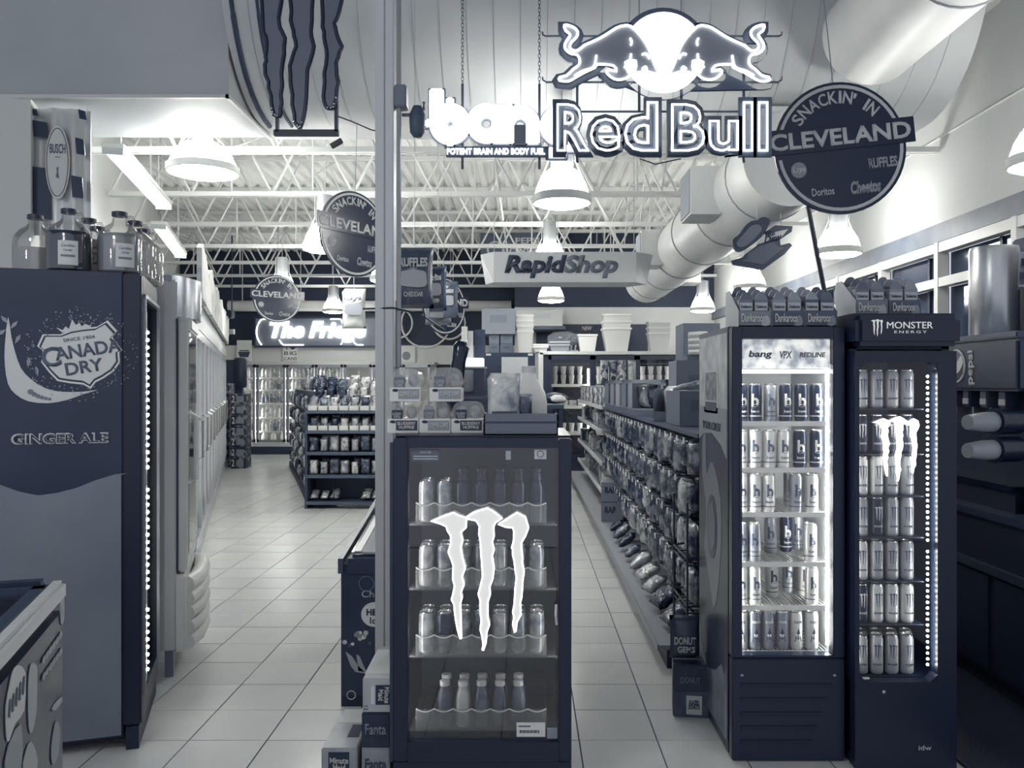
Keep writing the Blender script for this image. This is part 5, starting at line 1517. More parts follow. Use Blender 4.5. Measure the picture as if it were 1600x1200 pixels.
# ================================================================== RIGHT WALL BEVERAGE STATION
CT = thing('beverage_counter', 'dark beverage counter along the right wall', 'counter', (2.25, 3.2, 0))
MB().box(0, .75, 0, 5.25, .86, .90, .004).build('worktop', mat(.24, .35), CT)
MB().box(.03, .75, 0, 5.25, .1, .86).build('cabinet', mat(.03, .5), CT)
MB().box(-.005, .03, 0, 5.25, .60, .635).build('ledge', mat(.22, .4), CT)
for i in range(6): MB().box(.02, .03, .05 + i * .86, .86 + i * .86, .12, .58).build('cabinet_door', mat(.05, .4), CT)
MB().box(.08, .75, 0, 5.25, 0, .1).build('kick_panel', mat(.02, .5), CT)
FD = thing('soda_fountain', 'dark soda dispenser with vertical pepsi lettering on its side', 'dispenser', (2.32, 3.95, .9))
MB().box(.16, .62, 0, 1.3, .0, .62, .01).build('cabinet', mat(.14, .4), FD)
hdx = MB().box(0, .62, 0, 1.3, .585, .84, .015).build('hood', mat(.24, .3), FD)
MB().box(-.01, .63, -.01, 1.31, .84, .872, .006).build('top_lid', mat(.3, .3), FD)
MB().box(.0, .5, .05, 1.25, .10, .13).build('drip_tray', mat(.12, .25, .5), FD)
MB().box(.02, .2, .05, 1.25, 0, .10).build('base', mat(.05, .5), FD)
# emblem and lettering on the hood's aisle side
yc, zc_ = .55, .715
gl = put('globe_emblem', None, hdx)
rr_ = .085
MB().tube([(-.003, yc + rr_ * math.cos(a), zc_ + rr_ * math.sin(a)) for a in [i * PI / 14 for i in range(28)]], .007, 5, closed=True).build('emblem_ring', mat(.9, .4), gl)
MB().prism([(yc + .078 * math.cos(a), zc_ + .078 * math.sin(a)) for a in [i * PI / 14 for i in range(28)]], -.003, 0, 'yz').build('emblem_disc', mat(.42, .4), gl)
MB().prism([(yc + .078 * math.cos(a), zc_ + .078 * math.sin(a)) for a in [PI + i * PI / 14 for i in range(15)]], -.0045, -.002, 'yz').build('emblem_lower', mat(.15, .4), gl)
MB().prism(smooth_line([(yc + .07, zc_ - .03), (yc + .02, zc_ + .0), (yc - .03, zc_ + .04), (yc - .05, zc_ + .055), (yc - .07, zc_ + .02), (yc - .03, zc_ - .03), (yc + .03, zc_ - .045)], 2, True), -.006, -.003, 'yz').build('emblem_wave', mat(.9, .4), gl)
o = text('pepsi', .18, .07, mat(.85, .4), hdx, (-.002, .405, .705), LEFTF, bold=.03)
o.rotation_euler = (Matrix.Rotation(-PI / 2, 3, 'Z') @ Matrix.Rotation(PI / 2, 3, 'X') @ Matrix.Rotation(PI / 2, 3, 'Z')).to_euler()
for i in range(6):
    y_ = .18 + i * .17
    v = MB().box(.03, .1, y_ - .035, y_ + .035, .50, .59, .008).build('valve', mat(.3 + .1 * (i % 2), .35), FD)
    MB().box(.028, .032, y_ - .028, y_ + .028, .515, .545).build('flavour_label', mat(.75, .4), v)
    MB().tube([(.07, y_, .5), (.07, y_, .42), (.035, y_, .39)], .006, 6).build('lever', STEEL, v)
UR = thing('steel_urn', 'tall polished steel canister on top of the soda dispenser', 'canister', (PX(1553, 5.0), 5.0, 1.7725))
MB().lathe([(.128, 0), (.135, .01), (.135, .54), (.13, .56), (.02, .57)], 28).build('shell', mat(.78, .3, .85), UR, smooth=True)
pl = MB().box(.05, .115, -.128, -.118, .30, .52).build('notice_plate', mat(.5, .4), UR, (0, 0, 0), (0, 0, .25))
MB().box(.07, .1, -.131, -.128, .44, .48).build('notice_icon', mat(.2, .4), pl)
MB().box(.06, .105, -.131, -.128, .36, .40).build('notice_icon', mat(.35, .4), pl)
MB().box(.055, .11, -.131, -.128, .315, .325).build('notice_line', mat(.85, .4), pl)
ub = thing('equipment_cabinet', 'dark tall equipment edge at the right picture border', 'equipment', (2.90, 4.7, 1.7725))
MB().box(.06, .5, -.1, .4, 0, .62, .01).build('cabinet', mat(.12, .4), ub)
MB().box(.055, .06, -.08, -.05, .02, .6).build('edge_strip', mat(.5, .3, .5), ub)
CUPM = mat(.66, .5)
for i, (z_, n_, cy) in enumerate(((1.345, .20, 3.98), (1.215, .17, 3.98))):
    t = thing('cup_dispenser', ('upper', 'lower')[i] + ' black cup dispenser with pale cups on the soda station', 'dispenser', (2.20, 3.90, z_), R(20))
    MB().tube([(-.02, 0, 0), (.12, 0, 0)], .060, 18).build('tube_housing', mat(.03, .25), t, smooth=True)
    MB().tube([(-.03, 0, 0), (-.02, 0, 0)], .063, 18).build('rim', mat(.08, .25), t, smooth=True)
    st = put('cup_stack', None, t)
    for k in range(5):
        MB().tube([(-.03 - k * .014 - .10, 0, 0), (-.03 - k * .014, 0, 0)], [.034, .046], 16).build('cup', CUPM, st, smooth=True)
bk = MB().box(2.36, 2.5, 3.90, 3.945, .9, 1.5).build('splash_panel', mat(.24, .5)); tag(bk, 'grey panel behind the cup dispensers on the counter', 'panel')
jr = thing('condiment_jar', 'pale printed jar on the counter at the right picture edge', 'jar', (2.31, 3.76, .9))
MB().lathe([(.045, 0), (.05, .01), (.05, .12), (.042, .145), (.035, .155)], 18).build('jar_body', noise_mat('jar_print', .35, .75, .85, scale=22, rough=.4), jr, smooth=True)
MB().lathe([(.037, .15), (.037, .17), (.034, .172)], 16).build('cap', mat(.12, .4), jr, smooth=True)

# ================================================================== RIGHT GONDOLA
GO = thing('aisle_gondola', 'long dark shelving gondola along the right aisle', 'shelving', (0, 0, 0))
GD = mat(.16, .5)
gy0, gym, gy1 = 4.46, 9.28, 13.4
MB().box(1.28, 1.32, gy0, gym, .1, 1.24).box(1.28, 1.32, gym, gy1, .1, 1.32).build('back_panel', mat(.12, .6), GO)
MB().box(.71, 1.6, gy0, gy1, .105, .13).build('base_deck', mat(.55, .5), GO)
MB().box(.705, .71, gy0, gy1, .10, .135).build('price_rail', mat(.5, .35, .4), GO)
MB().box(.76, 1.6, gy0 + .02, gy1, 0, .105).build('kick_panel', mat(.04, .6), GO)
for y_ in (gy0, 6.8, gym, 11.3, gy1): MB().box(1.26, 1.34, y_ - .02, y_ + .02, .1, 1.5 if y_ > 9 else 1.26).build('upright', mat(.2, .5), GO)
SZ = [1.27, 1.0, .65, .34]
for z_ in SZ:
    s_ = MB().box(.86, 1.28, gym, gy1, z_ - .03, z_).build('shelf', mat(.45, .5), GO)
    MB().box(.845, .86, gym, gy1, z_ - .035, z_ + .008).build('price_rail', mat(.78, .4), s_)
MB().box(.92, 1.28, gy0, gym, 1.23, 1.255).build('top_shelf', mat(.3, .5), GO)
HR = [1.21, .985, .76, .535]
hk = MB().tube([(.36, 0, 0), (.0, 0, 0), (-.01, 0, .012)], .0035, 4).mesh('peg_hook', mat(.5, .3, .6))
tg = MB().box(-.016, -.013, -.018, .018, -.018, .016).mesh('price_tag', mat(.85, .5))
n = 0
for r_, z_ in enumerate(HR):
    y_ = gy0 + .16; c_ = 0
    while y_ < (gym if r_ < 3 else 8.2) - .1:
        hx = .89 - .01 * r_
        h2 = put('peg_hook', hk, GO, (hx, y_, z_)); put('price_tag', tg, h2)
        for d_ in range(2 if (c_ + r_) % 2 else 1):
            kd = (0, 2, 3, 5, 0, 2, 3, 5, 1, 2, 0, 5, 3, 4)[(c_ * 3 + r_ * 5 + c_ // 4) % 14]
            me = BAGS[kd][(c_ + r_) % 3]
            hgt = (.23, .2, .26)[(c_ + r_) % 3]
            o = tag(put('snack_bag', me, None, (hx + .045 + d_ * .13, y_, z_ - .006 - hgt * .82), (rnd.uniform(-.03, .03), rnd.uniform(-.04, .04), -PI / 2 + .25 + rnd.uniform(-.04, .04)), (.95, .9, .82)),
                    '%s hanging bag, peg row %s from top, column %s from near end, right gondola' % (('front', 'rear')[d_], ORD[r_], ORD[c_]), 'snack bag', 'hanging snack bags on the right aisle')
        y_ += .205; c_ += 1
# goods on the far shelves
for k, z_ in enumerate(SZ):
    y_ = gym + .09; c_ = 0
    while y_ < gy1 - .1:
        kind = (k * 2 + c_ // 4) % 3
        if k == 0: kind = 3
        if kind == 3:
            o = tag(put('snack_canister', MB().lathe([(.05, 0), (.052, .01), (.052, .2), (.05, .21)], 14).mesh('canister', PACKM[c_ % 5], True) if c_ < 5 else CANI[c_ % 5], None, (.93, y_, z_ + .001)), 'tall snack canister on the top far shelf, %s from the near end' % ORD[c_], 'canister', 'canisters on the top shelf')
            if c_ < 5:
                if c_ == 0: CANI = []
                CANI.append(o.data)
            if c_ == 0: CAPL = MB().lathe([(.053, .205), (.053, .222), (.05, .224)], 14).mesh('lid', mat(.5, .4), True)
            put('lid', CAPL, o)
            y_ += .125
        elif kind == 0:
            if 'CTN' not in globals(): CTN = [carton_mesh(.15, .12, .17, PACKM[i]) for i in range(5)]
            tag(put('snack_carton', CTN[(c_ + k) % 5], None, (.94, y_, z_ + .001), (0, 0, -PI / 2 + rnd.uniform(-.08, .08))), 'printed carton on far shelf %s from top, position %s from the near end' % (ORD[k], ORD[c_]), 'carton', 'goods on the far right shelves')
            y_ += .17
        else:
            tag(put('snack_bag', BAGS[(c_ + k * 2) % 7][c_ % 3], None, (.97, y_, z_ + .004), (0, 0, -PI / 2 + rnd.uniform(-.08, .08)), (.92, .9, .82)), 'upright bag on far shelf %s from top, position %s from the near end' % (ORD[k], ORD[c_]), 'snack bag', 'goods on the far right shelves')
            y_ += .19
        c_ += 1
# canisters stacked on the second tier of the far shelf
for i, (px, Y) in enumerate(((944, 10.6), (958, 10.6), (972, 10.6), (987, 10.6))):
    o = tag(put('snack_canister', MB().lathe([(.050, 0), (.052, .01), (.052, .27), (.05, .28)], 16).mesh('canister', PACKM[(i + 1) % 5], True), None, (PX(px, Y), Y, 1.525)), 'large canister standing above the shelf, %s of four from left' % ORD[i], 'canister', 'large canisters above the right shelf')
    MB().lathe([(.053, .275), (.053, .292), (.05, .295)], 16).build('lid', mat(.6, .4), o, smooth=True)
    if i == 1: MB().tube([(.0 + .038 * math.cos(a), -.055, .07 + .038 * math.sin(a)) for a in [j * PI / 8 for j in range(16)]], .004, 4, closed=True).build('round_print', mat(.88, .4), o)
rs = tag(MB().box(.92, 1.45, 10.3, 10.95, 1.505, 1.522).build('shelf_riser', mat(.35, .5)), 'raised shelf board carrying the large canisters', 'shelf')
for y_ in (10.32, 10.93): MB().box(1.19, 1.255, y_ - .01, y_ + .01, 1.272, 1.505).build('riser_leg', mat(.3, .5), rs)
# window-front chip cartons along the gondola top
for i, (px, Y) in enumerate(((962, 8.9), (973, 8.35), (985, 7.85), (998, 7.35), (1010, 6.9))):
    t = thing('window_carton', 'tall snack carton with cut-out front on the gondola top, %s from the far end' % ORD[i], 'carton', (1.0, Y, 1.256), R(-48), 'tall cartons on the gondola')
    MB().box(-.20, -.15, 0, .2, 0, .30).box(.15, .20, 0, .2, 0, .30).box(-.20, .20, 0, .2, 0, .06).box(-.2, .2, 0, .03, .27, .30).box(-.2, .2, .19, .2, 0, .30).build('carton_body', mat(.42 + .06 * (i % 3), .6), t)
    for k2 in range(3): put('snack_pouch', BAGS[(i * 2 + k2) % 7][1], t, (-.09 + .09 * k2, .10, .062), (R(8), 0, rnd.uniform(-.2, .2)))
    MB().box(-.2, .2, -.002, 0, .005, .05).build('front_print', mat(.35, .6), t)
# plain cartons nearer the camera
def plain_box(label, x0, x1, y0, y1, z0, z1, v, logo=True):
    t = thing('cardboard_carton', label, 'carton', ((x0 + x1) / 2, y0, z0))
    w_ = (x1 - x0) / 2
    MB().box(-w_, w_, 0, y1 - y0, 0, z1 - z0, .003).build('carton_body', mat(v, .7), t)
    MB().box(-w_ * .5, w_ * .5, -.0012, .001, (z1 - z0) * .45, (z1 - z0) * .75).build('faint_print', mat(v - .05, .7), t)
    return t


plain_box('open carton with a pale bag, on the gondola top nearest the coolers', PX(1062, 5.2), PX(1135, 5.2), 5.2, 5.7, 1.256, PZ(616, 5.2) + .02, .40)
op = thing('cut_front_carton', 'grey carton with cut-away front showing a pale crumpled bag', 'carton', (PX(1047, 5.85), 5.85, 1.2565), R(-35))
MB().box(-.13, -.125, 0, .25, 0, .23).box(.125, .13, 0, .25, 0, .23).box(-.13, .13, .245, .25, 0, .23).box(-.13, .13, 0, .005, 0, .07).box(-.13, .13, 0, .25, 0, .004).build('carton_body', mat(.42, .7), op)
put('crumpled_bag', bag_mesh(.22, .24, .14, 91, noise_mat('pale_film', .55, .8, .9, scale=14, rough=.3, bump=.8)), op, (0, .12, .01))
plain_box('upper grey carton stacked above the cut-front carton', PX(1057, 6.3), PX(1135, 6.3), 6.3, 6.65, 1.256, PZ(563, 6.3), .42)
plain_box('grey carton standing high at the back beside the slim cooler', PX(1068, 9.4), PX(1125, 9.4), 9.4, 9.9, 1.251, PZ(505, 9.4), .40)
fo_ = thing('foil_tube', 'shiny crumpled foil snack roll on the open carton', 'snack', (PX(1080, 5.3), 5.33, PZ(616, 5.2) + .03))
MB().tube([(-.11, 0, .0), (-.05, 0, .015), (.0, 0, .02), (.06, .02, .035), (.13, .03, .03)], [.008, .02, .024, .026, .012], 8).build('foil', noise_mat('foil', .4, .8, scale=20, rough=.25, metal=.6, bump=.6), fo_, smooth=True)
pg = thing('bundled_rolls', 'pale bundle of rolls piled beside the high carton', 'snack', (PX(1090, 8.8), 8.8, PZ(555, 8.8)), 0)
for i, (a, b) in enumerate(((0, 0), (.0, .06), (.0, .12), (.02, .18))):
    MB().tube([(-.1, -.02, .03 + b), (.02, -.03, .035 + b), (.1, 0, .04 + b)], [.03, .034, .03], 8).build('roll', mat(.78, .5), pg, smooth=True)
MB().box(-.11, .12, -.01, .2, -.05 - (PZ(555, 8.8) - 1.301), .0).build('support_carton', mat(.38, .7), pg)
# packs on the base deck and wire rack with donut bags
for i, z_ in enumerate((.131, .331)):
    t = thing('printed_carton', ('lower', 'upper') [i] + ' carton marked RAP on the gondola base deck', 'carton', (.88, 8.45, z_), R(-12))
    MB().box(-.11, .11, 0, .3, 0, .195, .003).build('carton_body', mat(.42, .6), t)
    text('RAP', .11, .065, mat(.12, .5), t, (-.02, -.001, .12), bold=.03)
k = 0
for y_ in (4.75, 5.1, 5.45, 5.85, 6.2, 6.6, 7.0, 7.4, 7.75):
    for x_ in (.79, 1.03):
        tag(put('snack_bag', BAGS[k % 7][k % 3], None, (x_, y_, .172), (R(-50 - rnd.uniform(0, 12)), 0, -PI / 2 + rnd.uniform(-.3, .3)), (1.1, 1, .72)), '%s slumped bag lying on the gondola base deck, counted from the near end' % ORD[k], 'snack bag', 'bags lying on the base deck')
        k += 1
WR = thing('wire_rack', 'black wire rack with slanted baskets at the near end of the gondola', 'rack', (.78, 4.02, 0))
WM = mat(.04, .4)
for x_ in (0, .30):
    for y_ in (0, .36): MB().tube([(x_, y_, 0), (x_, y_, .95)], .006, 5).build('post', WM, WR)
wires = []
for k, z_ in enumerate((.22, .45, .68)):
    bsk = put('basket', None, WR, (0, 0, z_))
    MB().tube([(0, 0, 0), (.3, 0, .05), (.3, .36, .05), (0, .36, 0)], .006, 5, closed=True).build('rim', WM, bsk)
    MB().tube([(0, 0, -.03), (.3, 0, -.03), (.3, .36, -.03), (0, .36, -.03)], .005, 5, closed=True).build('floor_rim', WM, bsk)
    for i in range(5): MB().tube([(0, .06 + i * .06, -.03), (.3, .06 + i * .06, -.03)], .003, 4).build('wire', WM, bsk)
    for i in range(3):
        o = tag(put('donut_bag', BAGS[(k * 3 + i + 1) % 7][2], None, (.78 + .06 + i * .09, 4.20, z_ - .022), (0, 0, R(-90) + rnd.uniform(-.03, .03)), (1.2, .82, .68)), '%s bag from the aisle, %s basket of the black wire rack' % (ORD[i], ('lowest', 'middle', 'top')[k]), 'bag', 'bags in the wire rack')
DG = thing('donut_gems_bag', 'dark bag printed donut gems in front of the wire rack', 'bag', (.742, 3.90, .245), R(-4))
put('pouch', bag_mesh(.14, .20, .05, 31, noise_mat('donut_bag', .22, .38, scale=8, rough=.3, rand=False, bump=.4)), DG)
text('DONUT', .10, .036, mat(.78, .5), DG, (.0, -.035, .09), bold=.04); text('GEMS', .08, .03, mat(.78, .5), DG, (.005, -.035, .05), bold=.04)
for k, (z_, h2, v) in enumerate(((0, .12, .28), (.121, .12, .12))):
    t = thing('floor_carton', ('lower grey', 'upper dark')[k] + ' carton on the floor before the wire rack', 'carton', (PX(1074, 3.9), 3.82, z_), R(-8))
    MB().box(-.08, .09, 0, .14, 0, h2, .004).build('carton_body', noise_mat('floor_carton_%d' % k, v - .05, v + .08, scale=14, rough=.5), t)
    if k == 0:
        p_ = MB().box(-.02, .05, -.002, .001, .015, .10).build('label', mat(.75, .5), t)
        text('GLAZED\nDONUTS', .05, .04, mat(.2, .5), p_, (.015, -.003, .06), bold=.03)
    else: text('DONUT', .09, .03, mat(.45, .5), t, (0, -.002, .05), bold=.03)

# ================================================================== LEFT ENDCAP SHELVING and angled gondola
EC = thing('endcap_shelf', 'five-shelf snack endcap behind the white post', 'shelving', (PX(478, 10.2), 10.2, 0))
EW = 1.04
ez = [1.195, .952, .69, .41, .085]
MB().box(0, EW, .42, .45, .03, 1.22).build('back_panel', mat(.28, .6), EC)
for x_ in (0, EW): MB().box(x_ - .015, x_ + .015, 0, .45, 0, 1.22).build('side_upright', mat(.22, .5), EC)
for z_ in ez: 
    s_ = MB().box(0, EW, .0, .42, z_ - .025, z_).build('shelf', mat(.3, .5), EC)
    MB().box(0, EW, -.012, 0, z_ - .035, z_ + .004).build('price_rail', mat(.33, .4), s_)
TRW = MB().box(-.055, .055, 0, .004, 0, .06).box(-.055, .055, .2, .204, 0, .12).prism([(0, 0), (.2, 0), (.2, .12), (0, .06)], -.055, -.052, 'yz').prism([(0, 0), (.2, 0), (.2, .12), (0, .06)], .052, .055, 'yz').box(-.055, .055, 0, .2, 0, .003).mesh('tray', mat(.86, .5))
ex, ey = EC.location.x, 10.2
for k, z_ in enumerate(ez):
    for n in range(8):
        x_ = ex + .075 + n * .127
        if k in (0, 1):
            t = tag(put('snack_tray', TRW, None, (x_, ey + .01, z_ + .001)), 'white snack tray, %s from left on endcap shelf %s from top' % (ORD[n], ORD[k]), 'tray', 'white trays on the endcap')
            for d_ in range(2):
                put('snack_pack', BAGS[(1, 3, 6, 0, 4, 2, 6, 1)[(n + k * 3 + d_) % 8]][1], t, (-.0, .06 + d_ * .08, .005), (R(-8), 0, rnd.uniform(-.2, .2)), (.66, .8, .8 + .1 * d_))
        else:
            for d_ in range(2):
                if k == 4 and (n in (3, 4) or d_): continue
                kd = (1, 6, 4, 3, 1, 6, 0, 4)[(n + 3 * k + d_) % 8]
                tag(put('snack_bag', BAGS[kd][(n + d_) % 3], None, (x_, ey + .07 + d_ * .12, z_ + (.004 if k < 4 else .035)), (0 if k < 4 else R(-60), 0, rnd.uniform(-.07, .07)), (.62, .7, .78)), '%s bag, %s from left on endcap shelf %s from top' % (('front', 'rear')[d_], ORD[n], ORD[k]), 'snack bag', 'bags on the endcap')
# top tier of pale bags and dark bags
for r_ in range(3):
    for n in range(7):
        kd = 6 if n > 2 else (2, 5, 0)[n]
        tag(put('snack_bag', BAGS[kd][(n + r_) % 3], None, (ex + .10 + n * .138, ey + .26 + r_ * .07, 1.333 + r_ * .055), (R(-4), rnd.uniform(-.04, .04), rnd.uniform(-.05, .05)), (.68, .78, .72)), 'heaped bag atop the endcap, tier %s, %s from left' % (ORD[r_], ORD[n]), 'snack bag', 'bags heaped atop the endcap')
rk = tag(MB().box(ex + .02, ex + EW - .02, ey + .225, ey + .45, 1.305, 1.325).build('top_rack', mat(.3, .5)), 'narrow rack board carrying the heaped bags atop the endcap', 'rack')
MB().box(ex + .02, ex + EW - .02, ey + .3, ey + .41, 1.197, 1.305).build('rack_support', mat(.3, .5), rk)
AG = thing('angled_gondola', 'dark gondola with hanging packets running back from the endcap', 'shelving', (-2.72, 10.75, 0), TH)
MB().box(.02, .06, 0, 5.0, .08, 1.42).build('peg_panel', mat(.14, .6), AG)
MB().box(-.08, .30, 0, 5.0, 0, .1).build('base', mat(.1, .6), AG)
for i in range(9):
    z_ = .22 + i * .105
    MB().box(-.075, -.05, .0, .02, z_, z_ + .075).build('price_tag', mat(.8, .5), AG)
c_ = 0
for r_, z_ in enumerate((1.2, .95, .7, .45, .2)):
    for n in range(9):
        tag(put('snack_bag', BAGS[(n + r_ * 2) % 7][(n + r_) % 3], None, Vector((-2.72, 10.75, 0)) + LV * (-.07) + LU * (.2 + n * .5) + Vector((0, 0, z_ - .02)), (0, rnd.uniform(-.08, .08), TH - PI / 2 + rnd.uniform(-.2, .2)), (.9, 1, .82)), 'hanging packet on the angled gondola, row %s from top, %s from the near end' % (ORD[r_], ORD[n]), 'snack bag', 'packets on the angled gondola')
for n in range(10):
    tag(put('snack_bag', BAGS[(n * 2 + 1) % 7][n % 3], None, Vector((-2.72, 10.75, 0)) + LV * .07 + LU * (.15 + n * .3) + Vector((0, 0, 1.435)), (R(-10), rnd.uniform(-.15, .15), TH - PI / 2 + rnd.uniform(-.3, .3)), (1, 1, .75)), 'bag heaped along the top of the angled gondola, %s from the near end' % ORD[n], 'snack bag', 'bags heaped on the angled gondola')

# ================================================================== FAR RIGHT: open cooler, tubs, cartons
OC = thing('open_front_cooler', 'white-framed display cooler with bright shelves at the back right', 'cooler', (PX(846, 14.2), 14.2, 0))
OW = PX(1072, 14.2) - PX(846, 14.2)
MB().box(0, OW, .68, .72, 0, 2.06).box(0, OW, .0, .72, 0, .25).box(0, .12, 0, .72, 0, 2.06).box(OW - .08, OW, 0, .72, 0, 2.06).build('body', mat(.10, .5), OC)
MB().box(-.03, OW + .03, -.03, .75, 2.02, 2.075).box(-.05, .03, -.03, .05, 0, 2.05).build('white_frame', mat(.8, .45), OC)
dw = (OW - .2) / 3
for i in range(3):
    x0 = .12 + i * dw
    q = MB().box(x0, x0 + .05, -.02, .02, .25, 2.0).box(x0 + dw - .05, x0 + dw, -.02, .02, .25, 2.0).box(x0, x0 + dw, -.02, .02, 1.93, 2.0).box(x0, x0 + dw, -.02, .02, .25, .32).build('door', mat(.08, .4), OC)
    MB().box(x0 + .05, x0 + dw - .05, -.005, .0, .32, 1.93).build('glass', GLASS, q)
    MB().box(x0 + dw - .09, x0 + dw - .06, .05, .07, .4, 1.78).build('door_light', mat(.98, .4, 0, 14), OC)
    for z_ in (.7, 1.15, 1.52): 
        MB().box(x0 + .03, x0 + dw - .03, .08, .5, z_ - .05, z_).build('shelf', mat(.95, .4), OC)
    MB().box(x0 + .05, x0 + dw - .05, .1, .5, 1.855, 1.875).build('shelf', mat(.3, .4), OC)
CUP = MB().lathe([(.035, 0), (.05, .14), (.053, .145), (.05, .15)], 12).mesh('cup', mat(.85, .4), True)
SAN = carton_mesh(.13, .12, .09, noise_mat('wrapped_food', .5, .8, .92, scale=18, rough=.35))
for i in range(3):
    x0 = OC.location.x + .12 + i * dw
    for n in range(4):
        for h2 in range(2):
            tag(put('dairy_cup', CUP, None, (x0 + .12 + n * .14, 14.38, 1.522 + h2 * .153)), 'white cup, %s layer, %s from left, top shelf of display cooler door %s' % (('lower', 'upper')[h2], ORD[n], ORD[i]), 'cup', 'cups in the display cooler')
        tag(put('wrapped_sandwich', SAN, None, (x0 + .12 + n * .15, 14.36, 1.152), (0, 0, rnd.uniform(-.08, .08))), 'wrapped food pack, %s from left, middle shelf of display cooler door %s' % (ORD[n], ORD[i]), 'food pack', 'food packs in the display cooler')
        tag(put('dairy_cup', CUP, None, (x0 + .12 + n * .14, 14.38, .702)), 'white cup, %s from left, lower shelf of display cooler door %s' % (ORD[n], ORD[i]), 'cup', 'cups in the display cooler')


def tub(label, px0, px1, Y, z, hpx, k, v=.86):
    t = thing('tub_stack', label, 'tub', (PX((px0 + px1) / 2, Y), Y, z))
    r = (px1 - px0) / 2 * Y / F
    h_ = hpx * Y / F
    step = h_ * .55 / max(k, 1) if k > 1 else 0
    body = h_ - step * (k - 1)
    for i in range(k):
        q = put('tub', None, t, (0, 0, i * step))
        mb = MB()
        A = [(-r * .72, -r * .6), (r * .72, -r * .6), (r * .72, r * .6), (-r * .72, r * .6)]; B = [(-r * .96, -r * .8), (r * .96, -r * .8), (r * .96, r * .8), (-r * .96, r * .8)]
        VA = [mb.bm.verts.new((x, y, 0)) for x, y in A]; VB = [mb.bm.verts.new((x, y, body)) for x, y in B]
        mb.bm.faces.new(VA)
        for j in range(4): mb.bm.faces.new((VA[j], VA[(j + 1) % 4], VB[(j + 1) % 4], VB[j]))
        mb.build('bucket', mat(v, .45), q)
        MB().box(-r, r, -r * .85, -r * .79, body - .03, body).box(-r, r, r * .79, r * .85, body - .03, body).box(-r, -r * .94, -r * .8, r * .8, body - .03, body).box(r * .94, r, -r * .8, r * .8, body - .03, body).build('rim', mat(v + .04, .45), q)
    return t


tub('stack of four white tubs left of the display cooler', 807, 834, 12.1, PZ(551, 11.8), 60, 4)
tub('big stack of three white tubs on the display cooler', 940, 985, 14.5, 2.076, 58, 3)
tub('stack of white tubs at the right on the display cooler', 1011, 1046, 14.5, 2.076, 47, 3, .8)
tub('single low white tub on the display cooler', 902, 933, 14.5, 2.076, 27, 1, .9)
tub('small pale tray pair at the left end of the display cooler', 832, 857, 14.5, 2.076, 12, 2, .78)
tub('grey tray pair next to the soda basket on the display cooler', 857, 890, 14.5, 2.076, 16, 2, .55)
zb = thing('wall_banner', 'dark banner lettered ZERO ALL behind the white tubs', 'banner', P(925, 528, 16.5))
MB().box(-1.1, 1.1, 0, .02, -.28, .27).build('sheet', mat(.12, .5), zb)
text('ZERO', .6, .16, mat(.85, .5), zb, (-.28, -.003, .0), bold=.04, shear=.2); text('ALL', .3, .13, mat(.85, .5), zb, (-.42, -.003, -.2), bold=.04, shear=.2); text('NEW', .2, .08, mat(.7, .5), zb, (-.1, -.003, .19), bold=.03, shear=.2)
sb = thing('bottle_ornament', 'clear soda bottle shaped ornament between trays on the cooler', 'ornament', (PX(875, 14.9), 14.95, 2.076))
MB().tube([(-.22, 0, .22), (-.1, 0, .22), (.15, 0, .25), (.4, 0, .25)], [.08, .15, .14, .05], 14).build('bottle', film_mat('dull_clear', .5, .55), sb, smooth=True)
MB().box(-.2, .1, -.1, .1, 0, .1).build('stand', mat(.3, .5), sb)
# dark kiosk, cartons and dispensers left of the display cooler
KS = thing('dark_service_cabinet', 'dark service cabinet left of the display cooler with a framed notice', 'cabinet', (PX(756, 11.8), 11.8, 0))
KW = PX(836, 11.8) - PX(756, 11.8)
MB().box(0, KW, 0, .7, 0, PZ(551, 11.8), .01).build('carcass', mat(.16, .5), KS)
MB().box(.02, KW - .02, -.015, 0, .3, PZ(553, 11.8)).build('front_panel', mat(.14, .45), KS)
fn = MB().box(.25, .62, -.03, -.015, PZ(598, 11.8), PZ(558, 11.8)).build('framed_notice', mat(.72, .5), KS)
MB().prism([(.28, 1.57), (.33, 1.63), (.37, 1.57)], -.033, -.03, 'xz').build('notice_print', mat(.1, .5), fn)
for x_ in (.03, KW - .1): MB().box(x_, x_ + .07, -.018, -.014, PZ(554, 11.8) - .015, PZ(552, 11.8) - .005).build('small_label', mat(.8, .5), KS)
kz = PZ(551, 11.8)
for i, (a, b, y0_, y1_, v, lb) in enumerate(((764, 780, 549, 535, .40, 'lower left'), (782, 801, 549, 535, .38, 'lower right'), (764, 780, 534.5, 520, .46, 'upper left'), (782, 801, 534.5, 520, .42, 'upper right'))):
    plain_box('small grey carton, %s of four under the wide flat carton' % lb, PX(a, 11.9), PX(b, 11.9), 11.9, 12.3, kz + (0 if i < 2 else .132), kz + (.13 if i < 2 else .262), v)
plain_box('wide flat grey carton on top of four small cartons', PX(753, 11.9), PX(805, 11.9), 11.85, 12.4, kz + .264, PZ(482, 11.85), .50)
plain_box('pale box high on the wall cabinet behind the grey carton', PX(806, 15.4), PX(880, 15.4), 15.6, 16.3, PZ(508, 15.4), PZ(482, 15.4), .78)
wsh = tag(MB().box(PX(806, 15.4) - .05, PX(880, 15.4) + .05, 15.6, 16.55, PZ(508, 15.4) - .06, PZ(508, 15.4) - .002).build('wall_shelf', mat(.3, .5)), 'high wall shelf carrying the pale box', 'shelf')
CFM = thing('coffee_counter', 'low dark coffee counter behind the bakery packs', 'counter', (PX(712, 10.5), 10.5, 0))
cw = PX(765, 10.5) - PX(712, 10.5)
MB().box(0, cw, 0, .8, .1, 1.33).build('cabinet', mat(.08, .5), CFM)
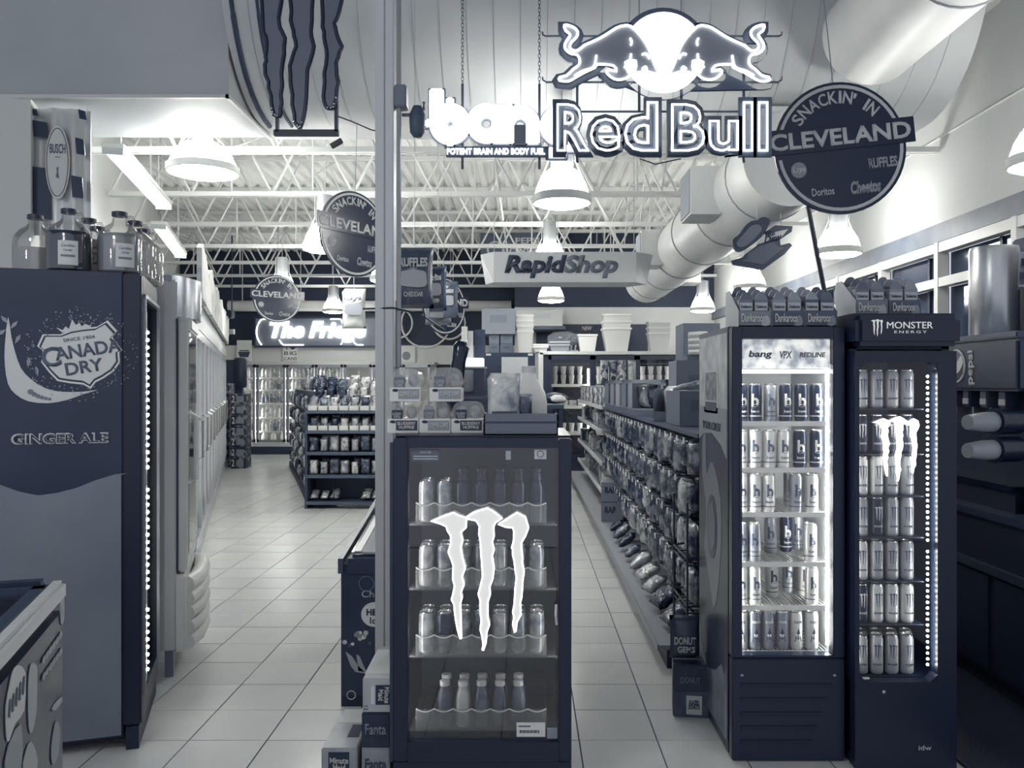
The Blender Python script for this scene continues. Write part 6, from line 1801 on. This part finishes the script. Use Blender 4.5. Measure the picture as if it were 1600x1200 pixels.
MB().box(-.02, cw + .02, -.02, .82, 1.33, 1.37).build('worktop', mat(.2, .4), CFM)
MB().box(0.03, cw - .03, .05, .8, 0, .1).build('kick_panel', mat(.03, .5), CFM)
dsp = thing('juice_dispenser', 'dispenser with a bright lit top panel on the coffee counter', 'dispenser', (PX(722, 10.6), 10.6, 1.37))
MB().box(0, .28, 0, .4, 0, .35).build('cabinet', mat(.10, .4), dsp)
MB().box(-.03, .26, -.02, .4, .37, .48).build('lit_panel', mat(.95, .5, 0, .9), dsp)
MB().box(-.04, .3, -.03, .4, .35, .37).build('ledge', mat(.6, .4), dsp)
MB().lathe([(.05, .05), (.07, .08), (.07, .3), (.06, .33)], 12, (.08, -.01, 0)).build('hopper', film_mat('hopper', .5, .6), dsp, smooth=True)
for i, (px0, px1, pyt, pyb) in enumerate(((721, 730, 510, 532), (731, 739, 517, 549), (719, 731, 530, 556), (741, 758, 515, 552))):
    Y_ = 10.75 + .06 * i
    plain_box(('pale narrow carton highest on the dispenser', 'pale narrow carton beside the highest one', 'pale carton standing on the lit dispenser top', 'dark carton right of the pale cartons on the dispenser')[i], PX(px0, Y_), PX(px1, Y_), Y_, Y_ + .05, 1.852, PZ(pyt, Y_), (.84, .72, .8, .2)[i])
bt = thing('bread_bag', 'dark rounded bread bag lying right of the grey tray', 'bag', (PX(868, 9.0), 9.2, 1.305))
MB().ball((0, 0, .06), .15, 12, (1, .6, .42)).build('loaf', mat(.25, .5), bt, smooth=True)
tb = thing('serving_table', 'low dark table with crumpled paper left of the gondola end', 'table', (PX(868, 9.0), 9.0, 0))
MB().box(-.35, .08, -.25, .5, 1.26, 1.30).build('tabletop', mat(.2, .5), tb)
for x_ in (-.32, .05):
    for y_ in (-.22, .47): MB().box(x_ - .02, x_ + .02, y_ - .02, y_ + .02, 0, 1.26).build('leg', mat(.1, .5), tb)
pp = tag(put('crumpled_paper', bag_mesh(.2, .14, .08, 55, mat(.9, .5)), None, (PX(874, 8.9), 8.86, 1.345), (R(-70), 0, .2), (.9, .8, .8)), 'crumpled white paper at the edge of the low dark table', 'paper')

fm = thing('added_shade_mat', 'added black rubber mat with floor shade in its colour, before the beverage counter', 'mat', (1.74, 1.6, .001))
MB().box(0, .58, 0, 4.2, 0, .008).build('mat_body', mat(.0, .8), fm)  # added black sheet over the pale tiles; floor shade is put into its colour
MB().box(.0, .015, 0, 4.2, .008, .011).box(.565, .58, 0, 4.2, .008, .011).build('raised_edge', mat(.03, .7), fm)
BGo = thing('rear_gondola', 'dark shelving behind the right aisle gondola carrying the high carton', 'shelving', (1.66, 8.5, 0))
MB().box(0, .7, 0, 4.4, 0, .12).build('base', mat(.06, .6), BGo)
MB().box(.33, .37, 0, 4.4, .12, 1.23).build('back_panel', mat(.12, .6), BGo)
for z_ in (.5, .9, 1.25): MB().box(0, .7, 0, 4.4, z_ - .02, z_).build('shelf', mat(.3, .5), BGo)
